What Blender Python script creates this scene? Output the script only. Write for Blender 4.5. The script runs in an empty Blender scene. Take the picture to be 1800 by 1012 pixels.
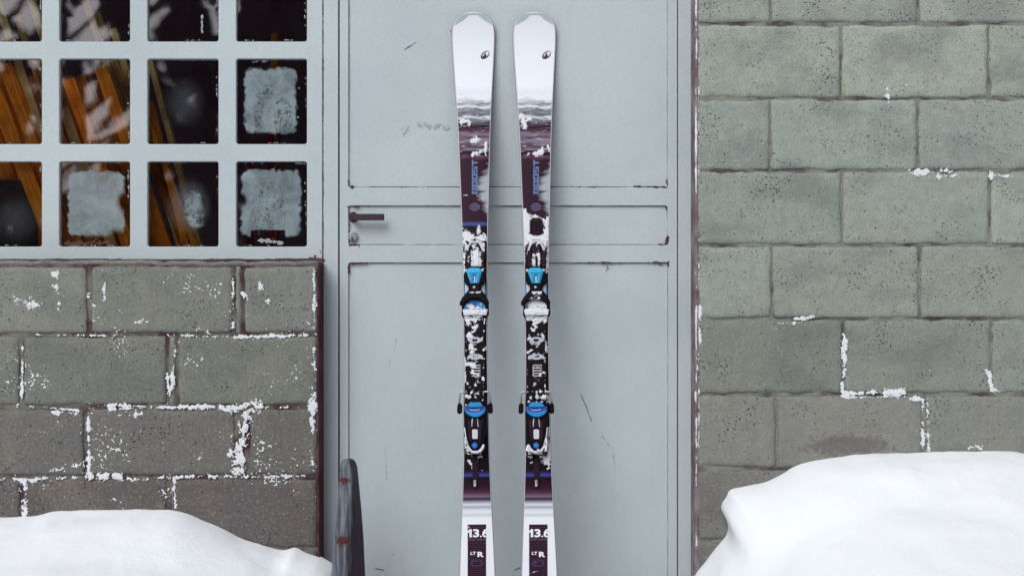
import bpy, bmesh, math, random
import numpy as np
from mathutils import Matrix, Vector

C = bpy.context.scene.collection
SC = bpy.context.scene
R = math.radians
random.seed(7)

# ------------------------------------------------------------------ camera, sky, sun, exposure
D, FP, ZC = 4.0, 2600.0, 0.95          # camera distance from the wall face (y = 0), focal length and height
cam_d = bpy.data.cameras.new('camera')
cam = bpy.data.objects.new('camera', cam_d); C.objects.link(cam)
cam.location = (0, -D, ZC); cam.rotation_euler = (R(90), 0, 0)
cam_d.sensor_width = 36; cam_d.lens = 36 * FP / 1800
cam_d.clip_start = 0.05; cam_d.clip_end = 500
SC.camera = cam
cam_d.dof.use_dof = True; cam_d.dof.focus_distance = 4.05; cam_d.dof.aperture_fstop = 2.4

SUN_EL, SUN_AZ = 42, -26               # elevation; azimuth of the sun seen from the wall (minus = to the left)
world = bpy.data.worlds.new('World'); SC.world = world; world.use_nodes = True
wn, wl = world.node_tree.nodes, world.node_tree.links
wn.clear()
w_out = wn.new('ShaderNodeOutputWorld'); w_bg = wn.new('ShaderNodeBackground')
w_sky = wn.new('ShaderNodeTexSky'); w_hsv = wn.new('ShaderNodeHueSaturation')
w_sky.sky_type = 'NISHITA'; w_sky.sun_disc = False
w_sky.sun_elevation = R(SUN_EL); w_sky.sun_rotation = R(180 + SUN_AZ * -1)
w_sky.air_density = 1.0; w_sky.dust_density = 3.0; w_sky.ozone_density = 1.0
w_hsv.inputs['Saturation'].default_value = 0.3
w_bg.inputs['Strength'].default_value = 0.075
wl.new(w_sky.outputs[0], w_hsv.inputs['Color']); w_mul = wn.new('ShaderNodeMix'); w_mul.data_type = 'RGBA'; w_mul.blend_type = 'MULTIPLY'; w_mul.inputs[0].default_value = 1; w_mul.inputs[7].default_value = (0.98, 0.94, 1.0, 1)
wl.new(w_hsv.outputs[0], w_mul.inputs[6]); wl.new(w_mul.outputs[2], w_bg.inputs[0]); wl.new(w_bg.outputs[0], w_out.inputs[0])

sun_d = bpy.data.lights.new('sun', 'SUN'); sun = bpy.data.objects.new('sun', sun_d); C.objects.link(sun)
sun_d.energy = 1.5; sun_d.angle = R(36); sun_d.color = (0.97, 1.0, 0.98)
sdir = Vector((math.sin(R(SUN_AZ)) * math.cos(R(SUN_EL)), -math.cos(R(SUN_AZ)) * math.cos(R(SUN_EL)), math.sin(R(SUN_EL))))
sun.rotation_euler = sdir.to_track_quat('Z', 'Y').to_euler(); sun.location = sdir * 20

SC.view_settings.view_transform = 'Standard'; SC.view_settings.look = 'None'
SC.view_settings.gamma = 1.0; SC.view_settings.use_curve_mapping = False
SC.view_settings.exposure = 0.52
SC.cycles.max_bounces = 8; SC.cycles.transparent_max_bounces = 12

# ------------------------------------------------------------------ helpers
def S(y): return (D + y) / FP
def W(px, py, y):                       # a measured point of the photograph on the plane at depth y
    return ((px - 900) * S(y), y, ZC + (506 - py) * S(y))

def srgb(r, g, b):
    f = lambda c: c / 12.92 if c <= 0.04045 else ((c + 0.055) / 1.055) ** 2.4
    return (f(r / 255), f(g / 255), f(b / 255), 1)

def tag(o, label=None, cat=None, group=None, kind=None):
    if label: o['label'] = label
    if cat: o['category'] = cat
    if group: o['group'] = group
    if kind or cat: o['kind'] = kind or 'thing'
    return o

def thing(name, loc=(0, 0, 0), label=None, cat=None, group=None, kind=None):
    o = bpy.data.objects.new(name, None); C.objects.link(o); o.location = loc
    o.empty_display_size = 0.1
    return tag(o, label, cat, group, kind)

def link(name, me, mat=None, parent=None, smooth=False):
    o = bpy.data.objects.new(name, me); C.objects.link(o)
    if mat:
        me.materials.clear(); me.materials.append(mat)
    if parent:
        o.parent = parent
        if parent.type == 'EMPTY' and parent.parent is None and not parent.get('local'):
            o.location = -parent.location
    if smooth: me.polygons.foreach_set('use_smooth', [True] * len(me.polygons))
    return o

def mesh(name, verts, faces, mat=None, parent=None, smooth=False, kind=None):
    me = bpy.data.meshes.new(name); me.from_pydata([tuple(map(float, v)) for v in verts], [], faces); me.update()
    o = link(name, me, mat, parent, smooth)
    if kind: o['kind'] = kind
    return o

def box(name, a, b, mat, parent=None, bevel=0.0):
    bm = bmesh.new(); bmesh.ops.create_cube(bm, size=1)
    c = [(a[i] + b[i]) / 2 for i in range(3)]; s = [abs(b[i] - a[i]) for i in range(3)]
    bmesh.ops.transform(bm, matrix=Matrix.Translation(c) @ Matrix.Diagonal((*s, 1)), verts=bm.verts)
    if bevel: bmesh.ops.bevel(bm, geom=bm.edges[:], offset=bevel, segments=2, affect='EDGES', profile=0.6)
    me = bpy.data.meshes.new(name); bm.to_mesh(me); bm.free()
    return link(name, me, mat, parent)

def hash2(ix, iy, seed):
    h = (ix.astype(np.int64) * 374761393 + iy.astype(np.int64) * 668265263 + seed * 974711) & 0xffffffff
    h = ((h ^ (h >> 13)) * 1274126177) & 0xffffffff
    return ((h ^ (h >> 16)) & 0xffff) / 65535.0
def vnoise(x, y, seed=0):
    x = np.asarray(x, float); y = np.asarray(y, float)
    ix, iy = np.floor(x), np.floor(y); fx, fy = x - ix, y - iy
    fx, fy = fx * fx * (3 - 2 * fx), fy * fy * (3 - 2 * fy)
    a, b = hash2(ix, iy, seed), hash2(ix + 1, iy, seed); c, d = hash2(ix, iy + 1, seed), hash2(ix + 1, iy + 1, seed)
    return (a + (b - a) * fx + (c - a) * fy + (a - b - c + d) * fx * fy) * 2 - 1
def fbm(x, y, seed=0, oct=4, gain=0.55):
    x = np.asarray(x, float); y = np.asarray(y, float)
    t = 0; a = 1.0; n = 0
    for k in range(oct):
        t = t + a * vnoise(x * 2 ** k + 17.3 * k, y * 2 ** k - 9.1 * k, seed + k); n += a; a *= gain
    return t / n
def seg_dist(X, Y, pts):
    d = np.full(X.shape, 1e9)
    if len(pts) == 1: return np.hypot(X - pts[0][0], Y - pts[0][1])
    for (x0, y0), (x1, y1) in zip(pts[:-1], pts[1:]):
        dx, dy = x1 - x0, y1 - y0; L = dx * dx + dy * dy + 1e-9
        t = np.clip(((X - x0) * dx + (Y - y0) * dy) / L, 0, 1)
        d = np.minimum(d, np.hypot(X - x0 - t * dx, Y - y0 - t * dy))
    return d
def strokes(X, Y, ss):                  # ss: (points, radius, strength)
    f = np.full(X.shape, -5.0)
    for pts, r, s in ss:
        f = np.maximum(f, s - seg_dist(X, Y, pts) / r)
    return f

def mask_mesh(name, region, step, field, to3, mat, parent, height=0.002, soft=0.5, smooth=True, kind='stuff'):
    """a thin irregular sheet (snow, frost, flakes, rust) over every place where field > 0, domed inwards from its outline"""
    x0, y0, x1, y1 = region
    xs = np.arange(x0, x1 + step, step); ys = np.arange(y0, y1 + step, step)
    X, Y = np.meshgrid(xs, ys); F = field(X, Y)
    F[0, :] = F[-1, :] = -1; F[:, 0] = F[:, -1] = -1
    P = F > 0
    act = P[:-1, :-1] | P[1:, :-1] | P[:-1, 1:] | P[1:, 1:]
    verts, faces, cache, fv = [], [], {}, []
    def vert(key, x, y, f):
        if key not in cache:
            cache[key] = len(verts); fv.append(f); verts.append(to3(x, y, height * min(1.0, f / soft)))
        return cache[key]
    for j, i in zip(*np.nonzero(act)):
        cs = [(j, i), (j + 1, i), (j + 1, i + 1), (j, i + 1)]
        poly = []
        for k in range(4):
            a, b = cs[k], cs[(k + 1) % 4]; fa, fb = F[a], F[b]
            if fa > 0: poly.append(vert(a, xs[a[1]], ys[a[0]], fa))
            if (fa > 0) != (fb > 0):
                t = fa / (fa - fb); key = (min(a, b), max(a, b))
                poly.append(vert(key, xs[a[1]] + t * (xs[b[1]] - xs[a[1]]), ys[a[0]] + t * (ys[b[0]] - ys[a[0]]), 0.0))
        if len(poly) >= 3: faces.append(poly)
    if not faces: return None
    o = mesh(name, verts, faces, mat, parent, smooth, kind)
    at = o.data.attributes.new('field', 'FLOAT', 'POINT'); at.data.foreach_set('value', fv)
    return o

def on_plane(y):
    return lambda px, py, h: W(px, py, y - h)

def rrect(x0, y0, x1, y1, r, n=4):
    pts = []
    for cx, cy, a0 in ((x1 - r, y0 + r, -90), (x1 - r, y1 - r, 0), (x0 + r, y1 - r, 90), (x0 + r, y0 + r, 180)):
        for k in range(n + 1):
            a = R(a0 + 90 * k / n); pts.append((cx + r * math.cos(a), cy + r * math.sin(a)))
    return pts
def ellipse(cx, cy, a, b, rot=0, n=24):
    c, s = math.cos(R(rot)), math.sin(R(rot))
    return [(cx + a * math.cos(t) * c - b * math.sin(t) * s, cy + a * math.cos(t) * s + b * math.sin(t) * c) for t in (2 * math.pi * k / n for k in range(n))]
def chaikin(p, it=1):
    for _ in range(it):
        q = []
        for a, b in zip(p, p[1:] + p[:1]):
            q += [(a[0] * .75 + b[0] * .25, a[1] * .75 + b[1] * .25), (a[0] * .25 + b[0] * .75, a[1] * .25 + b[1] * .75)]
        p = q
    return p

def plate_mesh(name, outer, holes, thick, bevel):
    """filled outline (x, z) with holes, thick along y: front face at y = 0, back at y = thick"""
    cu = bpy.data.curves.new(name, 'CURVE'); cu.dimensions = '2D'; cu.fill_mode = 'BOTH'
    for pts in [outer] + list(holes):
        sp = cu.splines.new('POLY'); sp.points.add(len(pts) - 1)
        for q, p in zip(sp.points, pts): q.co = (p[0], p[1], 0, 1)
        sp.use_cyclic_u = True
    cu.extrude = max(thick / 2 - bevel, 0)
    cu.bevel_depth = bevel; cu.bevel_resolution = 1; cu.offset = -bevel
    ob = bpy.data.objects.new(name, cu); C.objects.link(ob)
    dg = bpy.context.evaluated_depsgraph_get(); dg.update()
    me = bpy.data.meshes.new_from_object(ob.evaluated_get(dg))
    bpy.data.objects.remove(ob); bpy.data.curves.remove(cu)
    n = len(me.vertices); co = np.empty(n * 3); me.vertices.foreach_get('co', co); co = co.reshape(-1, 3)
    out = np.stack([co[:, 0], thick / 2 - co[:, 2], co[:, 1]], 1)
    me.vertices.foreach_set('co', out.ravel()); me.update(); me.name = name
    return me
def wplate(name, outer_px, holes_px, y, thick, bevel, mat, parent):
    f = lambda ps: [(W(px, py, y)[0], W(px, py, y)[2]) for px, py in ps]
    me = plate_mesh(name, f(outer_px), [f(h) for h in holes_px], thick, bevel)
    o = link(name, me, mat, parent)
    me.transform(Matrix.Translation((0, y, 0)))
    return o

def tube(name, pts, rad, mat, parent, n=8):
    verts, faces = [], []
    P = [Vector(p) for p in pts]
    for i, p in enumerate(P):
        t = (P[min(i + 1, len(P) - 1)] - P[max(i - 1, 0)]).normalized()
        a = t.orthogonal().normalized() if i == 0 else (a - t * a.dot(t)).normalized()
        b = t.cross(a)
        for k in range(n):
            w = 2 * math.pi * k / n; verts.append(p + (a * math.cos(w) + b * math.sin(w)) * rad)
    for i in range(len(P) - 1):
        for k in range(n):
            faces.append((i * n + k, i * n + (k + 1) % n, (i + 1) * n + (k + 1) % n, (i + 1) * n + k))
    faces += [tuple(range(n))[::-1], tuple(range((len(P) - 1) * n, len(P) * n))]
    return mesh(name, verts, faces, mat, parent, True)

# ------------------------------------------------------------------ materials
class N:
    def __init__(s, name):
        s.m = bpy.data.materials.new(name); s.m.use_nodes = True
        s.t = s.m.node_tree; s.t.nodes.clear()
        s.out = s.n('ShaderNodeOutputMaterial')
    def n(s, kind, **kw):
        x = s.t.nodes.new(kind)
        for k, v in kw.items(): setattr(x, k, v)
        return x
    def l(s, a, b): s.t.links.new(a, b)
    def val(s, sock, v):
        if isinstance(v, bpy.types.NodeSocket): s.l(v, sock)
        else: sock.default_value = v
    def math(s, op, a, b=0.0, clamp=False):
        x = s.n('ShaderNodeMath', operation=op, use_clamp=clamp); s.val(x.inputs[0], a); s.val(x.inputs[1], b); return x.outputs[0]
    def mix(s, f, a, b):
        x = s.n('ShaderNodeMix', data_type='RGBA'); s.val(x.inputs[0], f); s.val(x.inputs[6], a); s.val(x.inputs[7], b); return x.outputs[2]
    def noise(s, scale, detail=4, rough=0.6, vec=None, dist=0):
        x = s.n('ShaderNodeTexNoise'); x.inputs['Scale'].default_value = scale; x.inputs['Detail'].default_value = detail
        x.inputs['Roughness'].default_value = rough; x.inputs['Distortion'].default_value = dist
        if vec is not None: s.l(vec, x.inputs['Vector'])
        return x.outputs['Fac']
    def voro(s, scale, vec=None, feature='F1', rand=1.0):
        x = s.n('ShaderNodeTexVoronoi', feature=feature); x.inputs['Scale'].default_value = scale; x.inputs['Randomness'].default_value = rand
        if vec is not None: s.l(vec, x.inputs['Vector'])
        return x.outputs['Distance']
    def step(s, v, lo, hi):
        x = s.n('ShaderNodeMapRange'); s.val(x.inputs[0], v); x.inputs[1].default_value = lo; x.inputs[2].default_value = hi
        x.interpolation_type = 'SMOOTHSTEP'; return x.outputs[0]
    def pos(s): return s.n('ShaderNodeNewGeometry').outputs['Position']
    def scaled(s, v, sc):
        x = s.n('ShaderNodeMapping'); x.inputs['Scale'].default_value = sc; s.l(v, x.inputs[0]); return x.outputs[0]
    def bump(s, h, strength, dist=0.001, prev=None):
        x = s.n('ShaderNodeBump'); x.inputs['Strength'].default_value = strength; x.inputs['Distance'].default_value = dist
        s.l(h, x.inputs['Height'])
        if prev is not None: s.l(prev, x.inputs['Normal'])
        return x.outputs[0]
    def bsdf(s, color, rough=0.6, metal=0.0, normal=None, spec=0.5, **kw):
        x = s.n('ShaderNodeBsdfPrincipled'); s.val(x.inputs['Base Color'], color); s.val(x.inputs['Roughness'], rough)
        s.val(x.inputs['Metallic'], metal); x.inputs['Specular IOR Level'].default_value = spec
        if normal is not None: s.l(normal, x.inputs['Normal'])
        for k, v in kw.items(): x.inputs[k].default_value = v
        s.l(x.outputs[0], s.out.inputs[0]); return x

def simple(name, col, rough=0.5, metal=0.0, grain=0.12, scale=300, bump=0.15, spec=0.5):
    m = N(name); p = m.pos(); nz = m.noise(scale, 3, 0.6, p)
    c2 = tuple(c * (1 - grain * 2) for c in col[:3]) + (1,)
    c1 = tuple(min(1, c * (1 + grain)) for c in col[:3]) + (1,)
    m.bsdf(m.mix(nz, c2, c1), rough, metal, m.bump(nz, bump, 0.0006), spec)
    return m.m

def mat_block():
    m = N('painted_concrete_block'); p = m.pos(); oi = m.n('ShaderNodeObjectInfo')
    rnd = oi.outputs['Random']
    off = m.n('ShaderNodeVectorMath', operation='ADD'); m.l(p, off.inputs[0])
    sh = m.n('ShaderNodeCombineXYZ'); m.l(m.math('MULTIPLY', rnd, 37.0), sh.inputs[0]); m.l(m.math('MULTIPLY', rnd, 11.0), sh.inputs[2]); m.l(sh.outputs[0], off.inputs[1])
    q = off.outputs[0]
    big = m.noise(5, 3, 0.55, q); mid = m.noise(34, 4, 0.62, q); fine = m.noise(125, 4, 0.72, q); grit = m.noise(300, 3, 0.7, q)
    base = oi.outputs['Color']
    col = m.mix(m.math('MULTIPLY', m.step(big, 0.5, 0.72), 0.26), base, srgb(150, 144, 124))
    col = m.mix(m.math('MULTIPLY', m.step(m.noise(4.3, 3, 0.5, m.scaled(q, (1, 1, 1.7))), 0.48, 0.68), 0.36), col, srgb(94, 94, 98))
    col = m.mix(m.math('MULTIPLY', m.step(mid, 0.35, 0.7), 0.18), col, srgb(88, 86, 82))
    col = m.mix(m.math('MULTIPLY', m.step(fine, 0.5, 0.72), 0.4), col, srgb(166, 174, 162))
    col = m.mix(m.math('MULTIPLY', m.step(grit, 0.48, 0.34), 0.5), col, srgb(74, 70, 72))
    # bubbles and pits left unpainted, denser in patches
    pitn = m.voro(112, m.scaled(q, (1, 1, 1.35))); dens = m.noise(9, 3, 0.6, q)
    thr = m.math('ADD', 0.0, m.math('MULTIPLY', m.step(dens, 0.40, 0.75), 0.26))
    pit = m.step(m.math('SUBTRACT', thr, m.math('ADD', pitn, m.math('MULTIPLY', m.math('SUBTRACT', fine, 0.5), 0.9))), -0.08, 0.08)
    pit2 = m.step(m.voro(34, q), 0.085, 0.05)
    pits = m.math('MAXIMUM', pit, pit2)
    col = m.mix(m.math('MULTIPLY', pits, 0.72), col, srgb(52, 42, 48))
    # bare damp patch low on the right wall
    s = m.n('ShaderNodeSeparateXYZ'); m.l(p, s.inputs[0])
    cx, _, cz = W(1490, 783, 0)
    dx = m.math('DIVIDE', m.math('SUBTRACT', s.outputs[0], cx), 0.125); dz = m.math('DIVIDE', m.math('SUBTRACT', s.outputs[2], cz), 0.03)
    dd = m.math('SQRT', m.math('ADD', m.math('MULTIPLY', dx, dx), m.math('MULTIPLY', dz, dz)))
    dd = m.math('ADD', dd, m.math('MULTIPLY', m.math('SUBTRACT', m.noise(55, 5, 0.7, p), 0.5), 2.6))
    col = m.mix(m.math('MULTIPLY', m.step(dd, 1.05, 0.7), 0.42), col, srgb(82, 66, 72))
    h = m.math('ADD', m.math('MULTIPLY', fine, 0.55), m.math('ADD', m.math('MULTIPLY', mid, 0.5), m.math('MULTIPLY', grit, 0.3)))
    h = m.math('SUBTRACT', h, m.math('MULTIPLY', pits, 0.9))
    m.bsdf(col, 0.85, 0, m.bump(h, 1.0, 0.007), 0.2)
    return m.m

def mat_mortar(name, paint, dark, lo, hi):
    m = N(name); p = m.pos(); a = m.noise(10, 4, 0.65, p); f = m.noise(220, 4, 0.7, p)
    col = m.mix(m.step(a, lo, hi), dark, paint); col = m.mix(m.math('MULTIPLY', m.step(f, 0.45, 0.7), 0.4), col, dark)
    m.bsdf(col, 0.9, 0, m.bump(f, 0.6, 0.003), 0.2); return m.m

def mat_paint():
    m = N('grey_painted_steel'); p = m.pos()
    f = m.noise(270, 3, 0.7, p); mid = m.noise(110, 3, 0.6, p); b = m.noise(3.0, 4, 0.6, p); st = m.noise(6, 3, 0.6, m.scaled(p, (6, 1, 0.7)))
    col = m.mix(m.step(b, 0.3, 0.7), PAINT, PAINT2)
    col = m.mix(m.math('MULTIPLY', m.step(f, 0.35, 0.7), 0.24), col, srgb(138, 150, 156))
    col = m.mix(m.math('MULTIPLY', m.step(st, 0.55, 0.8), 0.12), col, srgb(150, 158, 150))
    spk = m.step(m.voro(26, p), 0.03, 0.02)
    col = m.mix(m.math('MULTIPLY', spk, m.math('MULTIPLY', m.step(m.noise(3, 2, 0.5, p), 0.55, 0.6), 0.7)), col, srgb(70, 60, 64))
    h = m.math('ADD', m.math('MULTIPLY', f, 0.5), mid)
    m.bsdf(col, m.math('ADD', 0.42, m.math('MULTIPLY', mid, 0.2)), 0, m.bump(h, 0.22, 0.0016), 0.4); return m.m
PAINT, PAINT2 = srgb(177, 187, 189), srgb(169, 180, 183)

def mat_snow():
    m = N('snow'); p = m.pos(); a = m.noise(14, 5, 0.55, p); b = m.noise(160, 4, 0.65, p); g = m.noise(900, 2, 0.6, p)
    col = m.mix(m.math('ADD', m.math('MULTIPLY', a, 0.5), m.math('MULTIPLY', m.noise(230, 3, 0.7, p), 0.5)), (0.78, 0.815, 0.85, 1), (0.83, 0.855, 0.88, 1))
    h = m.math('ADD', m.math('MULTIPLY', a, 2.0), m.math('ADD', m.math('MULTIPLY', b, 0.9), m.math('MULTIPLY', g, 0.6)))
    m.bsdf(col, 0.75, 0, m.bump(h, 0.5, 0.0045), 0.25, **{'Subsurface Weight': 0.0}); return m.m
def mat_crust():
    m = N('stuck_snow'); p = m.pos(); b = m.noise(330, 4, 0.7, p); fld = m.n('ShaderNodeAttribute', attribute_name='field').outputs['Fac']
    x = m.bsdf(m.mix(b, (0.50, 0.53, 0.56, 1), (0.80, 0.82, 0.84, 1)), 0.6, 0, m.bump(b, 0.7, 0.0025), 0.3)
    m.l(m.math('MULTIPLY', m.step(m.math('ADD', fld, m.math('MULTIPLY', m.math('SUBTRACT', b, 0.5), 0.9)), -0.16, 0.42), 0.97), x.inputs['Alpha']); return m.m
def mat_frost():
    m = N('window_frost'); p = m.pos(); b = m.noise(300, 3, 0.75, p); c = m.noise(13, 5, 0.6, p, 1.0); cells = m.voro(150, p)
    holes = m.step(b, 0.35, 0.6)
    dens = m.step(c, 0.3, 0.7)
    dif = m.n('ShaderNodeBsdfDiffuse'); m.l(m.mix(m.math('ADD', m.math('MULTIPLY', b, 0.45), m.math('MULTIPLY', c, 0.55)), srgb(124, 146, 154), srgb(184, 200, 204)), dif.inputs[0])
    trl = m.n('ShaderNodeBsdfTranslucent'); trl.inputs[0].default_value = srgb(170, 178, 178)
    mx = m.n('ShaderNodeMixShader'); mx.inputs[0].default_value = 0.35; m.l(dif.outputs[0], mx.inputs[1]); m.l(trl.outputs[0], mx.inputs[2])
    tr = m.n('ShaderNodeBsdfTransparent'); al = m.n('ShaderNodeMixShader')
    fac = m.math('ADD', 0.40, m.math('ADD', m.math('MULTIPLY', dens, 0.34), m.math('MULTIPLY', holes, 0.12)), True)
    fld = m.n('ShaderNodeAttribute', attribute_name='field').outputs['Fac']
    fac = m.math('MULTIPLY', fac, m.step(fld, -0.1, 0.7))
    m.l(fac, al.inputs[0]); m.l(tr.outputs[0], al.inputs[1]); m.l(mx.outputs[0], al.inputs[2]); m.l(al.outputs[0], m.out.inputs[0]); return m.m
def mat_fog():
    m = N('breath_fog'); p = m.pos(); b = m.noise(260, 3, 0.7, p); at = m.n('ShaderNodeAttribute', attribute_name='fade')
    dif = m.n('ShaderNodeBsdfDiffuse'); dif.inputs[0].default_value = srgb(170, 182, 190)
    tr = m.n('ShaderNodeBsdfTransparent'); al = m.n('ShaderNodeMixShader')
    m.l(m.math('MULTIPLY', at.outputs['Fac'], m.step(b, 0.25, 0.65)), al.inputs[0])
    m.l(tr.outputs[0], al.inputs[1]); m.l(dif.outputs[0], al.inputs[2]); m.l(al.outputs[0], m.out.inputs[0]); return m.m
def mat_glass():
    m = N('window_glass'); p = m.pos()
    tr = m.n('ShaderNodeBsdfTransparent'); tr.inputs[0].default_value = (0.93, 0.95, 0.94, 1)
    gl = m.n('ShaderNodeBsdfGlossy'); gl.inputs['Roughness'].default_value = 0.015; gl.inputs[0].default_value = (1, 1, 1, 1)
    m.l(m.bump(m.noise(9, 2, 0.5, p), 0.06, 0.002), gl.inputs['Normal'])
    fr = m.n('ShaderNodeFresnel'); fr.inputs[0].default_value = 1.75
    mx = m.n('ShaderNodeMixShader'); m.l(m.math('MULTIPLY', fr.outputs[0], 2.5), mx.inputs[0]); m.l(tr.outputs[0], mx.inputs[1]); m.l(gl.outputs[0], mx.inputs[2])
    m.l(mx.outputs[0], m.out.inputs[0]); return m.m
def mat_wood(name, c1, c2):
    m = N(name); p = m.n('ShaderNodeTexCoord').outputs['Object']; oi = m.n('ShaderNodeObjectInfo')
    off = m.n('ShaderNodeVectorMath', operation='ADD'); m.l(p, off.inputs[0]); m.l(oi.outputs['Random'], off.inputs[1])
    g = m.noise(40, 5, 0.6, m.scaled(off.outputs[0], (4, 4, 0.25))); f = m.noise(14, 3, 0.5, off.outputs[0])
    col = m.mix(m.step(g, 0.3, 0.7), c1, c2); col = m.mix(m.math('MULTIPLY', m.step(f, 0.45, 0.7), 0.35), col, srgb(96, 44, 22))
    hv = m.n('ShaderNodeHueSaturation'); m.l(col, hv.inputs['Color']); m.l(m.math('ADD', 0.85, m.math('MULTIPLY', oi.outputs['Random'], 0.75)), hv.inputs['Value']); hv.inputs['Saturation'].default_value = 1.08
    m.bsdf(hv.outputs[0], 0.65, 0, m.bump(g, 0.4, 0.002), 0.3); return m.m
def mat_steel():
    m = N('weathered_galvanised_steel'); p = m.pos()
    st = m.noise(22, 5, 0.65, m.scaled(p, (4, 4, 0.35))); b = m.noise(10, 4, 0.6, p); f = m.noise(340, 3, 0.6, p)
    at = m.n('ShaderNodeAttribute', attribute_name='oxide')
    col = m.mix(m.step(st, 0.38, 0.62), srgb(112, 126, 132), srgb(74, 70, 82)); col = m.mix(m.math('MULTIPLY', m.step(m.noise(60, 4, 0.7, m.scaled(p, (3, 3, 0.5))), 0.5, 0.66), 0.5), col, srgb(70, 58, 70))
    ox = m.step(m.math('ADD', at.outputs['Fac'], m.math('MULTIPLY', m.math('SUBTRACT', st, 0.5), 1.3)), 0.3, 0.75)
    col = m.mix(m.math('MULTIPLY', ox, 0.9), col, srgb(54, 36, 50))  # dark tone paints the shade of the right facet into the colour
    s = m.n('ShaderNodeSeparateXYZ'); m.l(p, s.inputs[0])
    for px, py, rx, rz in ((606, 843, 0.018, 0.011), (600, 949, 0.02, 0.016)):
        cx, _, cz = W(px, py, -0.12)
        dx = m.math('DIVIDE', m.math('SUBTRACT', s.outputs[0], cx), rx); dz = m.math('DIVIDE', m.math('SUBTRACT', s.outputs[2], cz), rz)
        dd = m.math('SQRT', m.math('ADD', m.math('MULTIPLY', dx, dx), m.math('MULTIPLY', dz, dz)))
        dd = m.math('ADD', dd, m.math('MULTIPLY', m.math('SUBTRACT', m.noise(95, 5, 0.75, p), 0.5), 3.6))
        col = m.mix(m.step(dd, 0.85, 0.6), col, srgb(72, 26, 20))
    m.bsdf(col, 0.55, 0.25, m.bump(m.math('ADD', st, m.math('MULTIPLY', f, 1.5)), 0.5, 0.003), 0.4); return m.m

def mat_topsheet():
    m = N('printed_ski_topsheet'); uv = m.n('ShaderNodeUVMap').outputs[0]
    s = m.n('ShaderNodeSeparateXYZ'); m.l(uv, s.inputs[0]); U, V = s.outputs[0], s.outputs[1]     # V = photo row / 1200, U = 0..1 across
    wob = m.noise(1.6, 3, 0.5, m.scaled(uv, (1.2, 60, 1)))
    Vw = m.math('ADD', V, m.math('MULTIPLY', m.math('SUBTRACT', wob, 0.5), 0.016))
    def ramp(v, stops):
        r = m.n('ShaderNodeValToRGB'); m.l(v, r.inputs[0]); e = r.color_ramp.elements
        e[0].position = stops[0][0] / 1200; e[0].color = stops[0][1]; e[1].position = stops[-1][0] / 1200; e[1].color = stops[-1][1]
        for py, c in stops[1:-1]:
            x = e.new(py / 1200); x.color = c
        return r.outputs[0]
    wh = srgb(218, 222, 228); l = srgb(205, 212, 220); g = srgb(120, 126, 134); pu = srgb(40, 15, 32); dk = srgb(18, 4, 14); sk = srgb(128, 116, 134)
    up = ramp(Vw, [(150, wh), (166, l), (170, wh), (176, l), (184, g), (187, l), (189, wh), (192, g), (203, srgb(100, 100, 108)), (206, l), (208, g), (213, srgb(112, 112, 122)), (217, pu), (221, pu), (223, sk), (225, pu), (233, srgb(80, 44, 66)), (237, srgb(160, 154, 168)), (240, pu), (249, sk), (256, srgb(84, 60, 80)), (260, dk), (263, sk), (265, pu), (274, dk), (276, srgb(84, 44, 70)), (279, pu), (290, pu), (388, pu)])
    streak = m.noise(2.2, 4, 0.6, m.scaled(uv, (1.0, 130, 1)))
    inst = m.math('MULTIPLY', m.step(V, 160 / 1200, 190 / 1200), m.step(V, 282 / 1200, 262 / 1200))
    up = m.mix(m.math('MULTIPLY', inst, m.math('MULTIPLY', m.step(streak, 0.56, 0.68), 0.75)), up, srgb(176, 176, 188))
    up = m.mix(m.math('MULTIPLY', inst, m.math('MULTIPLY', m.step(streak, 0.44, 0.34), 0.75)), up, srgb(44, 16, 36))
    # pale flame along the right edge
    fl = m.math('MULTIPLY', m.step(V, 286 / 1200, 318 / 1200), m.step(V, 392 / 1200, 344 / 1200))
    edge = m.math('ADD', U, m.math('MULTIPLY', m.math('SUBTRACT', m.noise(1.3, 5, 0.65, m.scaled(uv, (0.5, 70, 1)), 1.0), 0.5), 1.0))
    thr = m.math('SUBTRACT', 1.08, m.math('MULTIPLY', fl, 0.42))
    e2 = m.math('MULTIPLY', m.step(m.math('SUBTRACT', edge, thr), -0.10, 0.22), 0.9)
    up = m.mix(m.math('MULTIPLY', e2, m.step(V, 284 / 1200, 290 / 1200)), up, srgb(158, 164, 174))
    lo = ramp(V, [(389, pu), (390, srgb(58, 78, 140)), (396, srgb(58, 78, 140)), (397, dk), (829.5, dk), (830.5, srgb(56, 66, 140)), (836.5, srgb(56, 66, 140)), (837.5, dk), (856, srgb(42, 16, 32)), (867, srgb(70, 36, 58)), (869, srgb(150, 128, 152)), (871, srgb(140, 120, 144)), (873, dk), (879, pu), (881, srgb(130, 128, 146)), (885, srgb(184, 186, 200)), (886.5, l), (888, srgb(50, 34, 50)), (890, srgb(140, 144, 154)), (895, srgb(196, 204, 212)), (901, srgb(210, 216, 222)), (903, srgb(104, 104, 112)), (905.5, srgb(214, 218, 224)), (916, wh)])
    wear = m.noise(9, 4, 0.7, m.scaled(uv, (1, 40, 1)))
    col = m.mix(m.math('GREATER_THAN', V, 388.6 / 1200), up, lo)
    col = m.mix(m.math('MULTIPLY', m.step(wear, 0.62, 0.8), 0.10), col, srgb(180, 180, 186))
    m.bsdf(col, m.math('ADD', 0.28, m.math('MULTIPLY', wear, 0.22)), 0, m.bump(wear, 0.05, 0.0008), 0.1); return m.m

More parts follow.
